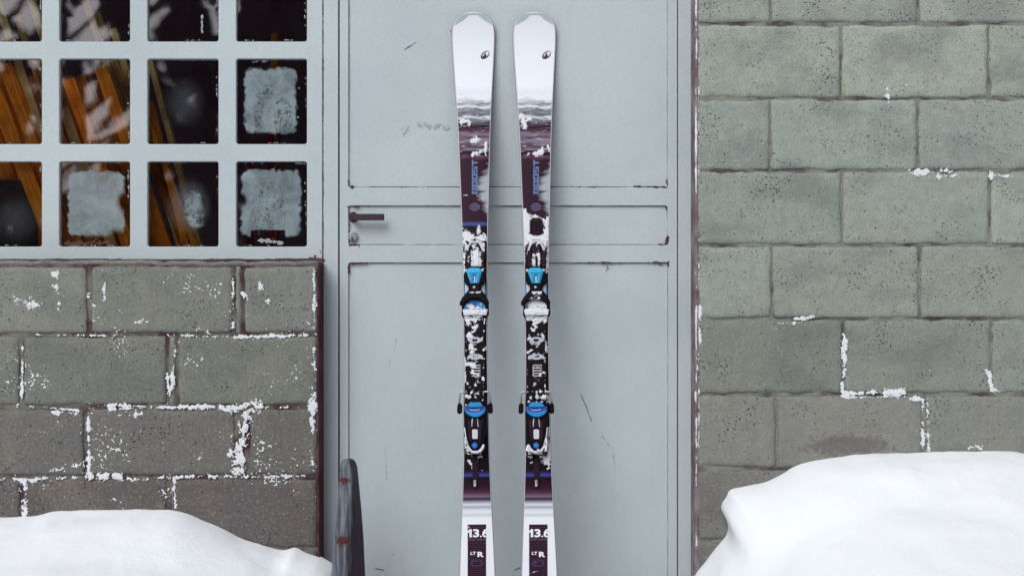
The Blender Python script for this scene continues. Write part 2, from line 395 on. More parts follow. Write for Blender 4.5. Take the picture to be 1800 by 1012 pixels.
def mat_rect():
    m = N('tail_print'); p = m.pos(); w = m.n('ShaderNodeTexWave', wave_type='BANDS', bands_direction='Z'); w.inputs['Scale'].default_value = 70; w.inputs['Distortion'].default_value = 0.3
    m.l(p, w.inputs[0]); f = m.noise(90, 3, 0.6, p)
    col = m.mix(m.math('MULTIPLY', m.step(w.outputs['Fac'], 0.75, 0.95), 0.45), srgb(40, 14, 33), srgb(106, 74, 98))
    m.bsdf(m.mix(m.math('MULTIPLY', f, 0.3), col, srgb(28, 9, 23)), 0.4, 0, None, 0.12); return m.m

M = dict(
    block=mat_block(),
    mortar_l=mat_mortar('bare_mortar', srgb(112, 110, 102), srgb(66, 42, 52), 0.36, 0.6),
    mortar_r=mat_mortar('half_painted_mortar', srgb(126, 130, 121), srgb(74, 64, 66), 0.32, 0.58),
    sealant=mat_mortar('old_sealant', srgb(140, 132, 136), srgb(98, 78, 88), 0.35, 0.65),
    reveal=mat_mortar('wine_reveal', srgb(86, 50, 62), srgb(58, 28, 42), 0.4, 0.6),
    paint=mat_paint(), snow=mat_snow(), crust=mat_crust(), frost=mat_frost(), fog=mat_fog(), glass=mat_glass(),
    wood=mat_wood('brown_plank', srgb(222, 120, 44), srgb(250, 182, 92)), woodp=mat_wood('pale_plank', srgb(244, 204, 128), srgb(250, 226, 170)),
    steel=mat_steel(), topsheet=mat_topsheet(), tailrect=mat_rect(),
    flake=simple('white_flake', (0.66, 0.68, 0.70, 1), 0.8, 0, 0.15, 200, 0.5),
    residue=simple('brown_residue', srgb(92, 50, 34), 0.8, 0, .5, 200), splash=simple('grey_splash', srgb(150, 158, 162), 0.7, 0, .3),
    darkboard=simple('dark_board', srgb(66, 42, 44), 0.8, 0, .5, 30), rust=simple('rust', srgb(74, 34, 34), 0.85, 0, 0.4, 160, 0.5), grime=simple('joint_grime', srgb(74, 62, 68), 0.85, 0, 0.3, 160, 0.4),
    scratch=simple('scratch', srgb(92, 92, 100), 0.7), scuff=simple('scuff', srgb(150, 162, 164), 0.7),
    handle=simple('worn_rusty_handle', srgb(56, 42, 48), 0.6, 0.3, 0.5, 90, 0.5), chrome=simple('lock_metal', srgb(170, 172, 176), 0.35, 0.8),
    blackp=simple('black_plastic', srgb(14, 4, 11), 0.5, 0, 0.25, 200, 0.15, 0.1), black2=simple('dark_plum_plastic', srgb(36, 13, 27), 0.45, 0, 0.2, 200, 0.1, 0.12),
    blue=simple('sky_blue_plastic', srgb(14, 126, 186), 0.32, 0, 0.12, 90, 0.05), cyan=simple('bright_cyan_plastic', srgb(24, 164, 206), 0.3, 0, 0.1, 90, 0.05),
    dblue=simple('deep_blue_plastic', srgb(20, 60, 150), 0.35), whitep=simple('white_plastic', srgb(214, 216, 222), 0.4, 0, 0.05),
    greyp=simple('pale_grey_plastic', srgb(186, 192, 200), 0.4, 0, 0.1), silver=simple('bare_metal', srgb(176, 180, 188), 0.35, 0.6, 0.2),
    side=simple('ski_sidewall', srgb(196, 186, 196), 0.45, 0, 0.1), tipg=simple('grey_tip_print', srgb(168, 182, 184), 0.4, 0, 0.06),
    ink=simple('black_ink', srgb(36, 24, 34), 0.4), inkblue=simple('blue_ink', srgb(66, 96, 150), 0.4, 0, 0.2, 60), inkpale=simple('faded_violet_ink', srgb(108, 102, 150), 0.4), inkwhite=simple('white_ink', srgb(222, 224, 230), 0.4, 0, 0.03),
    inkdim=simple('dim_ink', srgb(130, 112, 128), 0.4), inkviolet=simple('violet_ink', srgb(74, 62, 116), 0.4),
    room=simple('dark_room', srgb(112, 84, 100), 0.9), red=simple('red_pole_paint', srgb(190, 20, 56), 0.5), orange=simple('orange_pole_paint', srgb(214, 130, 40), 0.5),
    bark=simple('bark', srgb(70, 56, 52), 0.9), needle=simple('needles', srgb(46, 52, 50), 0.9), plaster=simple('grey_render', srgb(124, 130, 122), 0.9), concrete=simple('wet_asphalt', (0.05, 0.048, 0.052, 1), 0.7),
)

# ------------------------------------------------------------------ ground, room behind, far trees
def grid_sheet(name, x0, x1, y0, y1, nx, ny, zf, mat, kind='structure'):
    xs, ys = np.linspace(x0, x1, nx), np.linspace(y0, y1, ny)
    X, Y = np.meshgrid(xs, ys); Z = zf(X, Y)
    v = np.stack([X, Y, Z], -1).reshape(-1, 3)
    f = [(j * nx + i, j * nx + i + 1, (j + 1) * nx + i + 1, (j + 1) * nx + i) for j in range(ny - 1) for i in range(nx - 1)]
    return tag(mesh(name, v, f, mat, None, True), kind=kind)
def zground(X, Y):
    near = np.clip((-Y - 1.2) / 4, 0, 1)
    return -0.012 + near * 0.10 * fbm(X * 0.7, Y * 0.7, 5) + np.clip(-Y - 22, 0, 200) * 0.12
grid_sheet('ground', -60, 60, -120, 0.10, 120, 160, zground, M['snow'])
tag(box('path', (-0.85, -9, -0.05), (0.85, 0.088, -0.001), M['concrete'], None, 0.004), kind='structure')  # unseen dark strip, added to cut snow bounce onto the lower door

# dark shed interior
x0, x1, yb, zt = -2.6, 1.7, 2.6, 2.35
tag(mesh('room', [(x0, .16, 0), (x1, .16, 0), (x1, yb, 0), (x0, yb, 0), (x0, .16, zt), (x1, .16, zt), (x1, yb, zt), (x0, yb, zt)],
     [(0, 1, 2, 3), (7, 6, 5, 4), (3, 2, 6, 7), (0, 3, 7, 4), (2, 1, 5, 6)], M['room']), kind='structure')

def tree_line():
    rng = random.Random(3); v, f = [], []
    def quad(p, a, b):
        k = len(v); v.extend([p - a - b, p + a - b, p + a + b, p - a + b]); f.append((k, k + 1, k + 2, k + 3))
    def limb(p, q, r0, r1):
        t = (q - p).normalized(); a = t.orthogonal().normalized(); b = t.cross(a); k = len(v)
        for c, r in ((p, r0), (q, r1)):
            for i in range(5):
                w = i * 2 * math.pi / 5; v.append(c + (a * math.cos(w) + b * math.sin(w)) * r)
        for i in range(5): f.append((k + i, k + (i + 1) % 5, k + 5 + (i + 1) % 5, k + 5 + i))
    for t in range(46):
        x = -12.5 + t * .46 + rng.uniform(-.3, .3); y = rng.uniform(-24, -17); h = rng.uniform(6, 10)
        base = Vector((x, y, max(0, -y - 22) * .12)); left = x < -6.2
        limb(base, base + Vector((rng.uniform(-.6, .6), 0, h)), .16, .03)
        if left and rng.random() < .62: 
            for k in range(9):
                u = rng.uniform(.12, .8); sg = rng.choice((-1, 1)); p = base + Vector((0, 0, h * u))
                limb(p, p + Vector((sg * rng.uniform(.8, 2.2), rng.uniform(-.5, .5), rng.uniform(.3, 1.6))), .09, .02)
            continue
        for k in range(70 if left else 300):
            u = rng.random() ** .8; rr = (1 - u) * h * .22 * rng.uniform(.2, 1)
            a = rng.uniform(0, 6.283); d = Vector((math.cos(a), math.sin(a), -.8)).normalized()
            p = base + Vector((math.cos(a) * rr * .6, math.sin(a) * rr * .6, h * (.06 + .94 * u)))
            quad(p, d * rng.uniform(.25, .8) * (1.2 - u), Vector((rng.uniform(-.1, .1), rng.uniform(-.1, .1), rng.uniform(.06, .2))))
    tag(mesh('forest', v, f, M['needle']), 'dark fir forest facing the shed across the snow', 'forest', kind='stuff')
tree_line()

# ------------------------------------------------------------------ block walls
def make_block(px0, py0, px1, py1, seed, mat, parent, tint, round_px=5.0, name='concrete_block', depth=0.12, proud=0.0):
    s = S(0); w, h = (px1 - px0), (py1 - py0)
    nx, ny = max(3, int(w / 7)), max(3, int(h / 7))
    ux = np.concatenate([[0, .012], np.linspace(.035, .965, nx), [.988, 1]]); uy = np.concatenate([[0, .022], np.linspace(.06, .94, ny), [.978, 1]])
    if w < 30: ux = np.linspace(0, 1, 5)
    U, V = np.meshgrid(ux, uy); X = px0 + U * w; Y = py0 + V * h
    ed = np.minimum(np.minimum(X - px0, px1 - X), np.minimum(Y - py0, py1 - Y))
    dxe = np.minimum(X - px0, px1 - X); dye = np.minimum(Y - py0, py1 - Y)
    wob = 3.0
    nX = X + wob * fbm(Y / 22, X * 0 + seed, seed, 4) * np.exp(-dxe / 10) + 1.0 * fbm(Y / 5, X / 5, seed + 9, 2) * np.exp(-dxe / 8)
    nY = Y + wob * fbm(X / 26, Y * 0 + seed, seed + 3, 4) * np.exp(-dye / 10) + 1.0 * fbm(X / 5, Y / 5, seed + 19, 2) * np.exp(-dye / 8)
    # rounded corners
    cr = round_px
    qx = np.clip(cr - dxe, 0, cr); qy = np.clip(cr - dye, 0, cr); q = np.hypot(qx, qy); sc = np.where(q > cr, cr / np.maximum(q, 1e-6), 1)
    nX += np.where(X < (px0 + px1) / 2, 1, -1) * (qx - qx * sc); nY += np.where(Y < (py0 + py1) / 2, 1, -1) * (qy - qy * sc)
    ydep = 0.0056 * np.exp(-ed / 2.0) + 0.0020 * fbm(X / 55, Y / 55, seed + 5, 3) + 0.0014 * fbm(X / 10, Y / 10, seed + 6, 3) - proud
    ny_, nx_ = X.shape
    v = [W(a, b, 0) for a, b in zip(nX.ravel(), nY.ravel())]; v = [(p[0], d, p[2]) for p, d in zip(v, ydep.ravel())]
    f = [(j * nx_ + i, (j + 1) * nx_ + i, (j + 1) * nx_ + i + 1, j * nx_ + i + 1) for j in range(ny_ - 1) for i in range(nx_ - 1)]
    ring = [i for i in range(nx_)] + [j * nx_ + nx_ - 1 for j in range(1, ny_)] + [(ny_ - 1) * nx_ + i for i in range(nx_ - 2, -1, -1)] + [j * nx_ for j in range(ny_ - 2, 0, -1)]
    k0 = len(v)
    for r_ in ring: v.append((v[r_][0], depth, v[r_][2]))
    n = len(ring)
    for k in range(n): f.append((ring[k], ring[(k + 1) % n], k0 + (k + 1) % n, k0 + k))
    f.append(tuple(range(k0, k0 + n))[::-1])
    o = mesh(name, v, f, mat, parent, True); o.color = tint
    return o

def mortar_sheet(px0, py0, px1, py1, seed, mat, parent, y=0.004, amp=0.002):
    nx, ny = int((px1 - px0) / 8), int((py1 - py0) / 8)
    X, Y = np.meshgrid(np.linspace(px0, px1, nx), np.linspace(py0, py1, ny))
    dep = y + amp * fbm(X / 30, Y / 30, seed, 3)
    v = [(W(a, b, 0)[0], d, W(a, b, 0)[2]) for a, b, d in zip(X.ravel(), Y.ravel(), dep.ravel())]
    f = [(j * nx + i, (j + 1) * nx + i, (j + 1) * nx + i + 1, j * nx + i + 1) for j in range(ny - 1) for i in range(nx - 1)]
    return mesh('mortar', v, f, mat, parent, True)

def vary(c, k, seed):
    r = random.Random(seed); d = 1 + r.uniform(-k, k)
    return (c[0] * d * (1 + r.uniform(-.02, .02)), c[1] * d, c[2] * d * (1 + r.uniform(-.03, .03)), 1)

# low wall under the window
GROUND_PY = 506 + ZC / S(0)
lw = thing('block_wall', (W(300, 0, 0)[0], 0, 0), 'low concrete block wall under the shed window flecked with white', 'wall')
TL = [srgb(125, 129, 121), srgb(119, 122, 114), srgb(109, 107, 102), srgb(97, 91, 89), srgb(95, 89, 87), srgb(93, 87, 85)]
rowsL = [(469, 584, [-225, -102, 156, 408, 430, 557], {408}), (592, 711, [-225, 37, 291, 314, 557], {291}), (719, 834, [-225, -102, 151, 412, 440, 557], {412}),
         (842, 960, [-225, 37, 297, 557], set()), (967, 1086, [-225, -102, 155, 415, 557], set()), (1093, GROUND_PY + 4, [-225, 40, 300, 557], set())]
k = 0
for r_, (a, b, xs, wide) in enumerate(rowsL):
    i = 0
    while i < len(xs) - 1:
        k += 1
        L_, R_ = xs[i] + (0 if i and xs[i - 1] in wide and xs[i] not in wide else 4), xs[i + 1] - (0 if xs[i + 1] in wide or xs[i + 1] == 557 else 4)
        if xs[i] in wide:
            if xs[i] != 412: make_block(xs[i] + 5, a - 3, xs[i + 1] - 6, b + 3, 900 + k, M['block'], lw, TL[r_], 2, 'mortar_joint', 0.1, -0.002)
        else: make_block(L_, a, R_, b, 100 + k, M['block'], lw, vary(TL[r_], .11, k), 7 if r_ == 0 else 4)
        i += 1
mortar_sheet(-225, 460, 560, GROUND_PY, 3, M['mortar_l'], lw, 0.0060, 0.004)
# mortar bed between the window rail and the top blocks
make_block(-225, 458.5, 560, 466.5, 55, M['block'], lw, srgb(124, 124, 120), 1.5, 'mortar_cap', 0.09, -0.001)
c0, c1 = W(557.5, 466, 0), W(561, GROUND_PY, 0)
box('wall_end', (c0[0], 0.003, 0.0), (c1[0], 0.128, W(0, 461, 0)[2]), M['reveal'], lw, 0.002)

# tall wall right of the door
rw = thing('block_wall', (W(1600, 0, 0)[0], 0, 0), 'tall green grey concrete block wall right of the door', 'wall')
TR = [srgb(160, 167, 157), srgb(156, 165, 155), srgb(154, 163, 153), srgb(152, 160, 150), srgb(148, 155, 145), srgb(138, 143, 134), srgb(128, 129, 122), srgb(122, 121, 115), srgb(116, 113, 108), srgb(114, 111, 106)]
rowsR = [(-218, -94, 1479), (-88, 38, 1355), (46, 170, 1479), (177, 297, 1354), (304, 428, 1480), (435, 557, 1357), (564, 689, 1483), (697, 819, 1365), (827, 946, 1482), (953, 1075, 1360), (1081, GROUND_PY + 4, 1482)]
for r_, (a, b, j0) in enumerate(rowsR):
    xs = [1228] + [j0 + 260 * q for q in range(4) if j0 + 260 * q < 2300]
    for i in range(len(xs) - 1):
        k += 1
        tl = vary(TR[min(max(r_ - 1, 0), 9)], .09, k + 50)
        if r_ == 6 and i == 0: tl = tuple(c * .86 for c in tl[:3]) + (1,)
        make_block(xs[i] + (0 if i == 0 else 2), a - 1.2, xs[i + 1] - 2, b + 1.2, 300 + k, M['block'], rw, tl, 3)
mortar_sheet(1226, -222, 2260, GROUND_PY, 13, M['mortar_r'], rw, 0.0058, 0.006)
c0, c1 = W(1221.5, -300, 0), W(1227.6, GROUND_PY, 0)
box('sealant_strip', (c0[0], 0.004, 0), (c1[0], 0.094, c0[2]), M['sealant'], rw, 0.003)
box('wall_core', (c1[0] + .002, 0.124, 0), (W(2260, 0, 0)[0], 0.3, W(0, -222, 0)[2]), M['plaster'], rw)
box('wall_core', (W(-225, 0, 0)[0], 0.13, 0), (W(556, 0, 0)[0], 0.158, W(0, 470, 0)[2]), M['plaster'], lw)
tag(box('upper_wall', (W(-500, 0, 0)[0], 0.0, 2.16), (W(2260, 0, 0)[0], 0.3, 3.2), M['plaster']), kind='structure')

# white flakes and snow lodged in the joints
def flecks_left(X, Y):
    ss = [([(415, 720), (428, 712), (447, 710), (432, 730), (428, 760), (422, 800), (418, 828)], 11, 1.35), ([(420, 740), (424, 800)], 9, 1.2),
          ([(155, 722), (157, 836)], 4.5, 1.35), ([(40, 598), (38, 706), (30, 712)], 3.2, 1.1), ([(160, 718), (185, 712), (250, 714), (270, 714)], 5, 1.0),
          ([(315, 590), (420, 592), (500, 590), (555, 588)], 5, 0.95), ([(60, 588), (200, 590)], 3.5, .72), ([(335, 578), (362, 580)], 9, .85), ([(310, 598), (302, 680), (296, 708)], 4.5, .9),
          ([(293, 655), (298, 690)], 6, .8), ([(0, 716), (60, 714), (150, 722), (250, 716), (400, 714), (550, 716)], 4.5, .85), ([(385, 716), (405, 722)], 7, 1.05),
          ([(408, 765), (404, 800)], 5, 1.0), ([(0, 840), (60, 842), (150, 838), (250, 842), (330, 836), (440, 838), (550, 836)], 5.5, .82),
          ([(155, 833), (210, 836)], 8, 1.0), ([(90, 828), (145, 815)], 8, .85), ([(44, 845), (44, 905)], 7, 1.05), ([(306, 842), (308, 895)], 5, 1.0),
          ([(552, 470), (553, 585)], 5, .7), ([(553, 615), (553, 650)], 5, 1.1), ([(550, 695), (550, 735)], 8, 1.25), ([(549, 740), (549, 830)], 6, .75),
          ([(90, 520), (110, 540)], 13, .55), ([(98, 480), (105, 545)], 10, .6), ([(155, 520), (163, 536)], 6, .95), ([(185, 495), (182, 530)], 5, .8), ([(410, 490), (410, 575)], 5, .8),
          ([(428, 515), (440, 530)], 6, .85), ([(455, 495), (470, 525)], 12, .62), ([(385, 530)], 7, .8), ([(100, 742), (108, 750)], 8, .75), ([(90, 722), (130, 726)], 10, .62), ([(210, 730), (250, 728)], 10, .55),
          ([(224, 763)], 6, .7), ([(143, 735), (140, 780)], 5, .7), ([(540, 565), (550, 580)], 12, .55), ([(20, 520), (60, 540)], 20, .35), ([(240, 568), (260, 566)], 8, .5)]
    return strokes(X, Y, ss) + 1.0 * fbm(X / 13, Y / 13, 21, 2, .6) + .5 * fbm(X / 45, Y / 45, 27, 2) + 1.2 * fbm(X / 3.2, Y / 3.2, 23, 3, .8) - .68
mask_mesh('white_flakes', (0, 458, 562, 915), 1.0, flecks_left, on_plane(-0.0008), M['flake'], lw, 0.0009)
mask_mesh('white_specks', (0, 470, 556, 900), 1.1, lambda X, Y: 1.1 * fbm(X / 3, Y / 3, 201, 2) + .75 * fbm(X / 42, Y / 42, 205, 2) - .94, on_plane(-0.0012), M['flake'], lw, 0.0005)
def flecks_right(X, Y):
    ss = [([(1484, 590), (1484, 660)], 4.5, 1.3), ([(1481, 672), (1481, 690)], 4, 1.0), ([(1485, 692), (1540, 690), (1585, 690)], 6.5, 1.1), ([(1490, 698), (1560, 697)], 4, .95),
          ([(1600, 700), (1630, 702)], 4, .95), ([(1622, 705), (1622, 790)], 5.5, .8), ([(1631, 705), (1632, 790)], 5, .72), ([(1740, 655), (1744, 685), (1758, 688)], 5.5, 1.25),
          ([(1600, 305), (1628, 303), (1668, 300)], 8, .9), ([(1630, 312), (1680, 308)], 6, .7), ([(1740, 308), (1780, 310)], 6, .8), ([(1560, 155), (1562, 180)], 7, .9), ([(1490, 165)], 4, 1.0), ([(1593, 150)], 4, .9),
          ([(1400, 562), (1425, 556)], 6, 1.05), ([(1360, 569), (1410, 567)], 4, .9), ([(1306, 85)], 5, .7), ([(1230, 540), (1231, 560)], 5, 1.2), ([(1229, 570), (1230, 600)], 4, 1.0),
          ([(1228, 20), (1228, 500)], 3, .55), ([(1228, 620), (1228, 820)], 3, .6), ([(1705, 785), (1725, 788)], 5, .8), ([(1634, 652)], 5, .7), ([(1330, 380)], 30, .1), ([(1650, 480)], 30, .1)]
    return strokes(X, Y, ss) + 1.0 * fbm(X / 13, Y / 13, 77, 2, .6) + 1.2 * fbm(X / 3.2, Y / 3.2, 79, 3, .8) - .56
mask_mesh('white_flakes', (1227, 0, 1800, 800), 1.0, flecks_right, on_plane(-0.0008), M['flake'], rw, 0.0009)
mask_mesh('white_flakes', (1219, -20, 1228, 960), 1.0, lambda X, Y: strokes(X, Y, [([(1224.5, -20), (1223.5, 300), (1224.5, 960)], 2.6, 1.0)]) + 1.5 * fbm(X / 4, Y / 40, 31, 3, .7) + .6 * fbm(X / 3, Y / 6, 33, 2) - .8, on_plane(0.0035), M['flake'], rw, 0.0012)

# ------------------------------------------------------------------ window
YF = 0.094
win = thing('window', (W(250, 0, YF)[0], YF, W(0, 456, YF)[2]), 'grey steel shed window with small frosted panes above the low wall', 'window')
cols = [(-207, -82), (-51, 73.5), (104, 228.5), (259, 384), (415, 539.5)]; rws = [(-256, -107), (-76, 73.5), (103.5, 253.5), (284, 433.5)]
WT = W(0, -300, YF)
wplate('window_frame', [(-238, -300), (566.8, -300), (566.8, 457), (-238, 457)], [rrect(a, c, b, d, 4.5) for a, b in cols for c, d in rws], YF, 0.022, 0.0016, M['paint'], win)
YG = YF + 0.015
panes = {}
for ci, (a, b) in enumerate(cols):
    for ri, (c, d) in enumerate(rws):
        p0, p1 = W(a - 5, d + 5, YG), W(b + 5, c - 5, YG)
        v = [(p0[0], YG, p0[2]), (p1[0], YG, p0[2]), (p1[0], YG, p1[2]), (p0[0], YG, p1[2])]
        dz = random.Random(ci * 7 + ri).uniform(-.0015, .0015); dx = random.Random(ci * 17 + ri).uniform(-.0015, .0015)
        v = [(q[0], q[1] + (dz if n_ > 1 else -dz) + (dx if n_ in (1, 2) else -dx), q[2]) for n_, q in enumerate(v)]
        me_ = mesh('pane', v, [(0, 1, 2, 3)], M['glass'], win)
        panes[ci - 1, ri - 1] = me_
def in_pane(parent, name, region, step, field, mat, h=0.0004, soft=.5):
    return mask_mesh(name, region, step, field, on_plane(YG - 0.004), mat, parent, h, soft)
def box_field(X, Y, x0, y0, x1, y1, r, rr=16):
    rr = min(rr, (x1 - x0) / 2.2, (y1 - y0) / 2.2)
    qx = np.abs(X - (x0 + x1) / 2) - (x1 - x0) / 2 + rr; qy = np.abs(Y - (y0 + y1) / 2) - (y1 - y0) / 2 + rr
    return -(np.minimum(np.maximum(qx, qy), 0) + np.hypot(np.maximum(qx, 0), np.maximum(qy, 0)) - rr) / r
def frost_a(X, Y): # second row, right column
    f = box_field(X, Y, 428, 118, 522, 236, 8) + .55 * fbm(X / 7, Y / 7, 4, 3)
    f = np.minimum(f, np.hypot(X - 466, (Y - 117) * 1.2) / 8 - .9 + .3 * fbm(X / 6, Y / 6, 8))
    f = np.minimum(f, 1.0 + .2 * (np.abs(X - 472) < 60) - np.clip((Y - 222) / 12, 0, 3) * (np.abs(X - 475) / 45))
    worm = .15 - np.abs(fbm(X / 5, Y / 6, 15, 2))
    zone = np.exp(-((X - 497) / 16) ** 2 - ((Y - 205) / 32) ** 2) + .9 * np.exp(-((X - 455) / 8) ** 2 - ((Y - 200) / 38) ** 2) + .6 * np.exp(-((X - 472) / 10) ** 2 - ((Y - 160) / 16) ** 2)
    return np.where(zone > .3, np.minimum(f, .5 - worm * 3.6 * np.clip(zone * 1.3, 0, 1)), f)
in_pane(panes[3, 1], 'frost', (416, 104, 539, 253), 1.0, frost_a, M['frost'])
def frost_b(X, Y):
    f = box_field(X, Y, 118, 300, 220, 416, 7) + .6 * fbm(X / 6, Y / 6, 24, 3)
    f = np.minimum(f, np.hypot(X - 228, Y - 355) / 18 - .9)
    return np.minimum(f, np.hypot((X - 206) / 1.0, (Y - 424)) / 18 - .8)
in_pane(panes[1, 2], 'frost', (105, 285, 228, 433), 1.0, frost_b, M['frost'])
in_pane(panes[1, 2], 'rusty_residue', (105, 405, 228, 433), 1.0, lambda X, Y: strokes(X, Y, [([(112, 428), (190, 427)], 6, .8), ([(150, 417), (185, 415)], 8, .5)]) + 1.3 * fbm(X / 5, Y / 4, 29, 4, .7) - .45, M['residue'], 0.0004)
def frost_c(X, Y):
    f = .95 - np.hypot((X - 340) / 20, (Y - 368) / 36) + .8 * fbm(X / 12, Y / 12, 44, 4)
    dots = vnoise(X / 2.2, Y / 2.2, 61)
    return np.where(dots > .38 + .5 * np.clip((X - 325) / 22, -1, 1), np.minimum(f, -.1), f)
in_pane(panes[2, 2], 'frost', (260, 285, 384, 433), 1.0, frost_c, M['frost'])
def frost_d(X, Y):
    f = box_field(X, Y, 422, 297, 530, 417, 8) + .6 * fbm(X / 6, Y / 6, 54, 3)
    oval = 4.5 * (1 - ((np.abs(X - 472 - (Y - 366) * .03) / (25 + (Y - 322) * .05)) ** 3.4 + (np.abs(Y - 366) / 45) ** 3.4) ** (1 / 3.4)) + .25 * fbm(X / 7, Y / 7, 66, 3)
    f = np.minimum(f, np.abs(oval) * 2.2 + .3 + .35 * fbm(X / 5, Y / 5, 3))
    f = np.where(oval > .3, np.minimum(f, .62 - 1.0 * np.clip(vnoise(X / 2.4, Y / 2.4, 71) - .35, 0, 1)), f)
    f = np.minimum(f, np.hypot(X - 420, Y - 352) / 11 - .9)
    return np.where((Y > 404) & (X > 440) & (X < 502), np.minimum(f, .6 * fbm(X / 5, Y / 4, 91) - .15), f)
in_pane(panes[3, 2], 'frost', (416, 285, 539, 433), 1.0, frost_d, M['frost'])
def fog_patch(parent, cx, cy, rx, ry, amt):
    n, m_ = 24, 9; v, f, fade = [], [], []
    for r_ in range(m_ + 1):
        for a in range(n):
            t = 2 * math.pi * a / n; q = r_ / m_
            v.append(W(cx + rx * q * math.cos(t), cy + ry * q * math.sin(t), YG - 0.0035)); fade.append(amt * (1 - q * q) ** 1.5)
    for r_ in range(m_):
        for a in range(n): f.append((r_ * n + a, r_ * n + (a + 1) % n, (r_ + 1) * n + (a + 1) % n, (r_ + 1) * n + a))
    o = mesh('fog', v, f, M['fog'], parent, True, 'stuff'); at = o.data.attributes.new('fade', 'FLOAT', 'POINT'); at.data.foreach_set('value', fade)
fog_patch(panes[2, 1], 325, 180, 38, 48, .09); fog_patch(panes[2, 2], 332, 362, 42, 52, .2); fog_patch(panes[0, 2], 26, 385, 48, 46, .07)  # pale haze painted on the panes; the first stands in for a reflection
# old paint splashes along the edges of the panes
rng = random.Random(11)
for (ci, ri), p in panes.items():
    if ci < 0 or ri < 0: continue
    a, b = cols[ci + 1]; c, d = rws[ri + 1]
    ss = []
    for q in range(rng.randint(3, 6)):
        y0 = rng.uniform(c + 5, d - 30); ss.append(([(b - rng.uniform(1, 4), y0), (b - rng.uniform(1, 4), y0 + rng.uniform(5, 28))], 2.0, rng.uniform(.5, .8)))
    for q in range(3):
        x_ = rng.uniform(a + 5, b - 30); ss.append(([(x_, d - 2.5), (x_ + rng.uniform(5, 25), d - 2)], 2.0, rng.uniform(.5, .8)))
    ss.append(([(a + 2.5, c + rng.uniform(10, 60)), (a + 2, c + rng.uniform(70, 130))], 1.6, rng.uniform(.45, .75)))
    ss.append(([(rng.uniform(a + 5, a + 50), c + 2.5), (rng.uniform(a + 50, b), c + 3)], 1.6, rng.uniform(.3, .6)))
    if (ci, ri) == (2, 0): ss.append(([(355, 28), (355.5, 57)], 2.2, 1.2))
    if (ci, ri) == (3, 1): ss += [([(444, 109), (470, 107)], 2.2, 1.0), ([(519, 135)], 1.5, .9), ([(524, 206)], 2.5, 1.3), ([(526, 155)], 1.5, .9)]
    if (ci, ri) == (3, 2): ss += [([(456, 421), (495, 427)], 4.5, 1.1), ([(520, 287), (536, 288)], 2, 1.0)]
    sd = rng.randint(0, 999)
    in_pane(p, 'paint_splash', (a + 1, c + 1, b - 1, d - 1), 1.0, lambda X, Y, ss=ss, sd=sd: strokes(X, Y, ss) + 1.3 * fbm(X / 3.5, Y / 3.5, sd, 3, .7) - .5, M['splash'])

# cracks in the paint where the window meets the door frame
mask_mesh('paint_crack', (545, -20, 580, 457), .7, lambda X, Y: strokes(X, Y, [([(567.5, -20), (567.6, 430), (567, 452)], 1.3, .95), ([(545, 452), (568, 448)], 4, .5), ([(560, 440), (567, 452)], 6, .55)]) + 1.2 * fbm(X / 3.5, Y / 16, 8, 3, .7) - .45, on_plane(YF - .0006), M['grime'], win, 0.0002)
mask_mesh('rust_line', (-20, 448, 575, 466), 1.0, lambda X, Y: strokes(X, Y, [([(-20, 457), (300, 457.5), (568, 456)], 2.6, 1.0), ([(545, 455), (568, 458)], 4, .9)]) + .8 * fbm(X / 25, Y / 5, 18, 4, .65) - .2, on_plane(YF - .0012), M['grime'], win, 0.0006)

# ------------------------------------------------------------------ things stored inside
bx = 0
def plank(px_top, py_top, wpx, y, slope, mat, label, name='plank', group='planks bundled behind the window', thick=.022, wob=0.):
    y = .178 + (y - .2) * .4; slope *= 1.4; s = S(y); xt, _, zt_ = W(px_top, py_top, y); h = zt_; xb = xt + slope * zt_
    o = box(name, (-wpx * s / 2, -thick / 2, 0), (wpx * s / 2, thick / 2, math.hypot(h, xb - xt)), M[mat], None, 0.002)
    o.location = (xb, y, max(.0, 0)); o.rotation_euler = (0, -math.atan2(xb - xt, h), wob)
    tag(o, label, 'plank', group); return o
LB = 'brown wooden plank leaning in the bundle behind the left panes'
for px, py, w, y, sl in [(-60, 120, 26, .30, .25), (-34, 95, 24, .27, .26), (-14, 128, 25, .25, .27), (10, 131, 22, .30, .25), (32, 126, 15, .24, .26), (58, 110, 13, .28, .25), (70, 132, 16, .33, .26),
                         (143, 134, 18, .26, .25), (160, 130, 13, .30, .24), (178, 134, 20, .25, .26), (198, 92, 11, .33, .25), (206, 125, 14, .29, .24), (222, 150, 12, .34, .25), (238, 132, 10, .3, .26), (90, 150, 14, .38, .25), (108, 168, 15, .36, .25), (122, 138, 20, .42, .24), (134, 150, 22, .36, .25), (152, 132, 22, .44, .25), (168, 140, 20, .38, .24), (188, 128, 22, .46, .25), (212, 140, 20, .40, .24), (24, 122, 22, .44, .25), (44, 130, 20, .38, .24), (-46, 120, 24, .42, .25), (-2, 110, 22, .46, .24)]:
    plank(px, py, w, y, sl, 'wood', LB, wob=random.uniform(-.25, .25))
LP = 'pale sawn plank standing taller than the brown bundle behind the panes'
for px, py, w, y, sl in [(20, 22, 11, .38, .25), (-2, -20, 13, .36, .24), (38, -10, 16, .42, .25), (62, 84, 14, .45, .2), (150, -12, 12, .40, .24), (163, 18, 14, .38, .27), (201, 52, 12, .42, .22), (216, -20, 11, .44, .2), (184, 90, 12, .37, .26)]:
    plank(px, py, w, y, sl, 'woodp', LP, group='pale planks behind the window', wob=random.uniform(-.2, .2))
tag(plank(113, 190, 18, .22, .25, 'woodp', 'x'), 'short pale plank in front of the bundle with its cut end showing', 'plank', 'short pale plank')
